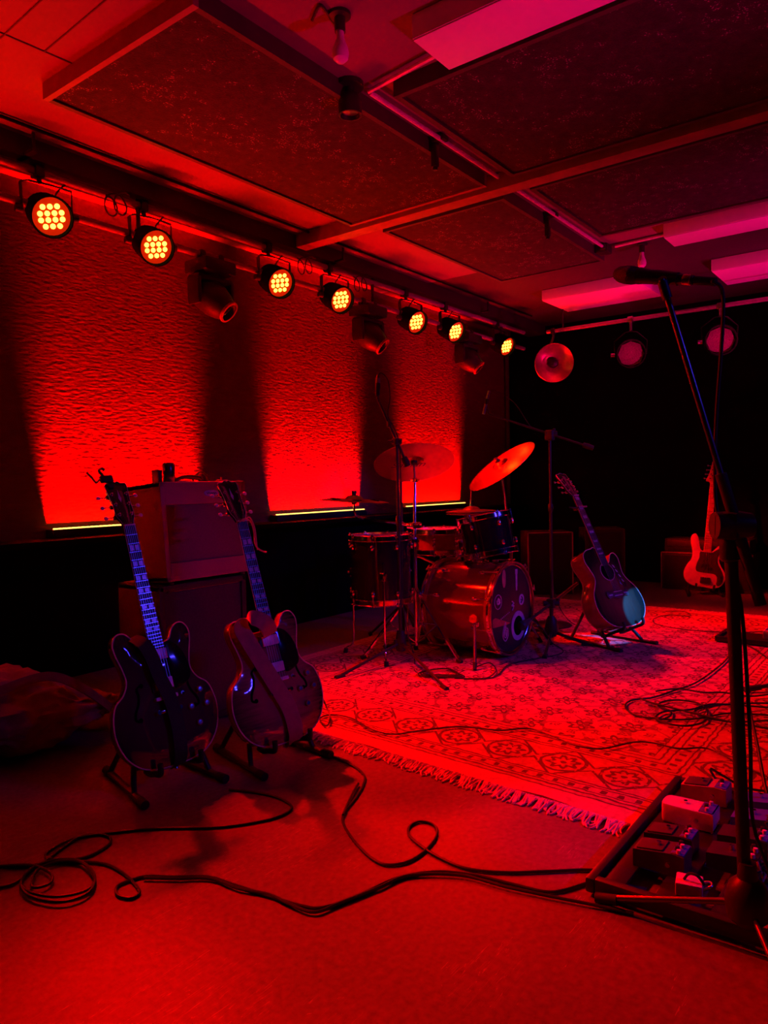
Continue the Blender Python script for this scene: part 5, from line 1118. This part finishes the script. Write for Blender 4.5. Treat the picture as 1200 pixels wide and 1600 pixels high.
# ------------------------------------------------------------------ bag at the left edge
bag = thing('soft_bag', 'crumpled dark red cloth bag on the floor at the left edge', 'bag', T(1.49, 3.03, 0))
bmh = bmesh.new(); bmesh.ops.create_icosphere(bmh, subdivisions=5, radius=1)
from mathutils import noise as MN
for q in bmh.verts:
    n = q.co.normalized(); x, y, z = n.x*.40, n.y*.26, n.z
    z = (.17+.17*z) if z > 0 else .17+.17*max(z, -.98)
    taper = 1-.55*max(0, n.x)*max(0, n.z); z *= taper*(1-.25*max(0, n.x)); k = MN.noise(n*2.6)*.045+MN.noise(V((n.x*7, n.y*7, n.z*12)))*.022+abs(MN.noise(n*5+V((3, 1, 0))))*-.04
    co = V((x, y, z))+n*k; co.z = max(co.z, .002); q.co = co
me_v = [q.co.copy() for q in bmh.verts]; me_f = [[q.index for q in f.verts] for f in bmh.faces]; bmh.free()
MB(mat('bag_cloth', (.30, .11, .08), .8, var=.25, nscale=12, bump=.3, bscale=60)).add(me_v, me_f).build('bag_body', bag, ang=80)
b = MB(mat('bag_strap', (.22, .07, .05), .8)); b.ribbon(catmull([(-.2, -.18, .30), (.0, -.22, .33), (.15, -.24, .24), (.30, -.23, .10), (.40, -.20, .02)], 6), .035, V((.2, .3, 1)), .006); b.build('shoulder_strap', bag)
b = MB(dull_steel); b.tube([(.30+.016*cos(2*pi*k/12), -.25, .10+.016*sin(2*pi*k/12)) for k in range(12)], .003, 6, True); b.build('buckle', bag)
MB(mat('bag_patch', (.22, .06, .05), .7)).tube([(.33+.03*cos(2*pi*k/18), -.215, .085+.022*sin(2*pi*k/18)) for k in range(18)], .003, 5, True).build('stitched_patch', bag)

# ------------------------------------------------------------------ cables on the floor
cable_m = mat('cable_rubber', (.014, .013, .013), .45)
def cable(px, label, r=.0042, z=.005, n=7, group=None, extra=None, name='floor_cable'):
    pts = [fl(*(q[:2]), z=(q[2] if len(q) > 2 else z)) for q in px]
    if extra: pts += extra
    b = MB(cable_m); b.tube(catmull(pts, n), r, 7); return tag(b.build(name), label, 'cable', group)
R_ = .016  # height on the rug
cable([(358, 1236), (390, 1239), (430, 1247), (455, 1261), (445, 1274), (410, 1285), (340, 1295), (250, 1297), (190, 1302), (120, 1312), (80, 1330), (72, 1342), (100, 1347), (140, 1340), (172, 1320), (165, 1308), (130, 1308), (100, 1326), (75, 1345), (50, 1362), (20, 1384), (-20, 1392)], 'black cable looping from under the left guitar to the coil at the lower left')
cable([(-20, 1357), (40, 1356), (70, 1352), (110, 1349), (160, 1352), (185, 1362), (205, 1378), (218, 1396), (205, 1406), (185, 1402), (183, 1388), (205, 1378), (230, 1372), (270, 1373), (325, 1373), (365, 1385), (420, 1403), (470, 1418), (505, 1421), (560, 1402), (620, 1375), (680, 1365), (740, 1370), (800, 1384), (850, 1396), (880, 1394), (925, 1381), (975, 1377)], 'long black cable from the lower left coil across the open floor to the pedalboard')
cable([(-20, 1362), (45, 1358), (78, 1370), (80, 1385), (62, 1393), (50, 1390), (60, 1365), (95, 1352), (130, 1355), (148, 1375), (140, 1400), (105, 1415), (65, 1413), (38, 1400), (35, 1380), (55, 1360), (90, 1350), (125, 1352), (148, 1378), (135, 1398), (90, 1408), (50, 1402), (33, 1390)], 'black cable coiled in rings at the lower left', z=.012)
cable([(225, 1376), (275, 1377), (330, 1377), (370, 1392), (420, 1402), (450, 1416), (490, 1430), (530, 1416), (590, 1392), (640, 1372), (720, 1372), (790, 1390), (850, 1403), (935, 1420), (990, 1432)], 'second black cable lying beside the long one and passing in front of the pedalboard', z=.0075)
cable([(470, 1165), (500, 1177), (545, 1195), (568, 1212), (568, 1228), (555, 1250), (538, 1272), (537, 1290), (555, 1318), (580, 1343), (605, 1354), (640, 1348), (668, 1328), (683, 1305), (676, 1290), (655, 1286), (640, 1294), (640, 1308), (660, 1326), (690, 1344), (730, 1360), (790, 1366), (860, 1364), (920, 1362), (985, 1367)], 'black cable from the sunburst guitar with one round loop, ending at the pedalboard')
cable([(560, 1228), (548, 1250), (536, 1278)], 'short second strand beside the bend of the looped cable', z=.009)
cable([(492, 1130, .20), (505, 1122, .09), (516, 1130, .03), (510, 1140, R_), (500, 1128, R_), (520, 1122, R_), (550, 1128, R_), (580, 1145, R_), (615, 1153, R_), (660, 1147, R_), (720, 1141, R_), (780, 1147, R_), (825, 1144, R_), (860, 1155, R_), (900, 1171, R_), (940, 1176, R_), (990, 1166, R_), (1020, 1167, R_), (1060, 1176, R_), (1100, 1175, R_), (1130, 1186, R_), (1155, 1200, R_), (1210, 1225, R_)], 'thin black cable running across the rug from the sunburst guitar to the right', r=.0034)
for k, (pts, lb) in enumerate((([(1210, 1040), (1160, 1010), (1130, 1040), (1090, 1070), (1050, 1085), (1020, 1095), (985, 1100), (978, 1112), (1000, 1125), (1050, 1130), (1095, 1128), (1140, 1120), (1210, 1124)], 'upper strand of the cable tangle on the rug border, rising towards the far tray'),
                              ([(1210, 1113), (1150, 1108), (1110, 1107), (1080, 1115), (1040, 1118), (1025, 1126), (1030, 1131), (1045, 1127), (1048, 1118), (1030, 1110), (1035, 1103), (1060, 1100), (1090, 1105), (1105, 1118), (1100, 1134), (1075, 1141), (1045, 1138), (1020, 1128)], 'black cable with a small loop in the tangle on the rug border'),
                              ([(1210, 1106), (1150, 1107), (1105, 1112), (1085, 1120), (1110, 1130), (1150, 1136), (1210, 1133)], 'black cable folded back on itself in the tangle on the rug border'),
                              ([(1025, 1088), (1060, 1084), (1100, 1090), (1130, 1090), (1170, 1096), (1210, 1092)], 'black cable along the far side of the tangle on the rug border'),
                              ([(1000, 1100), (1020, 1108), (1060, 1118), (1100, 1128), (1150, 1140), (1210, 1150)], 'black cable crossing the tangle on the rug border slantwise'))):
    cable(pts, lb, z=R_+.003*k, group='cable tangle on the rug border')
cable([(1210, 990), (1150, 992), (1100, 990), (1055, 985), (1025, 978), (1022, 970), (1045, 964), (1078, 966), (1070, 959), (1040, 958)], 'thin curling cable on the rug between the acoustic guitar and the far tray', r=.003, z=R_)
cable([(1205, 1262, .02), (1196, 1255, .05), (1183, 1205, .10), (1172, 1165, .14), (1166, 1142, .20)], 'thick black cable slanting down beside the foreground stand pole', r=.006)
for k in range(3):
    o = []
    for j_ in range(26):
        a = 2*pi*j_/13+k; o.append((690+ (34-4*k)*cos(a)+5*sin(3*a), 1058+(7-k)*sin(a)+2*cos(2*a)))
    cable(o, ('outer ring', 'middle ring', 'inner ring')[k]+' of the cable coiled under the raised boom stand', r=.0034, z=R_+.004*k, group='cable coil under the raised boom stand', n=4)
cable([(725, 1066), (760, 1064), (775, 1052), (765, 1040), (745, 1046)], 'loose cable end on the rug in front of the bass drum', r=.0034, z=R_)
cable([(1120, 1243, .05), (1110, 1238, .08), (1130, 1235, .05), (1165, 1240, .02), (1210, 1245, R_)], 'cable leaving the far end of the pedalboard over the rug edge', r=.004)
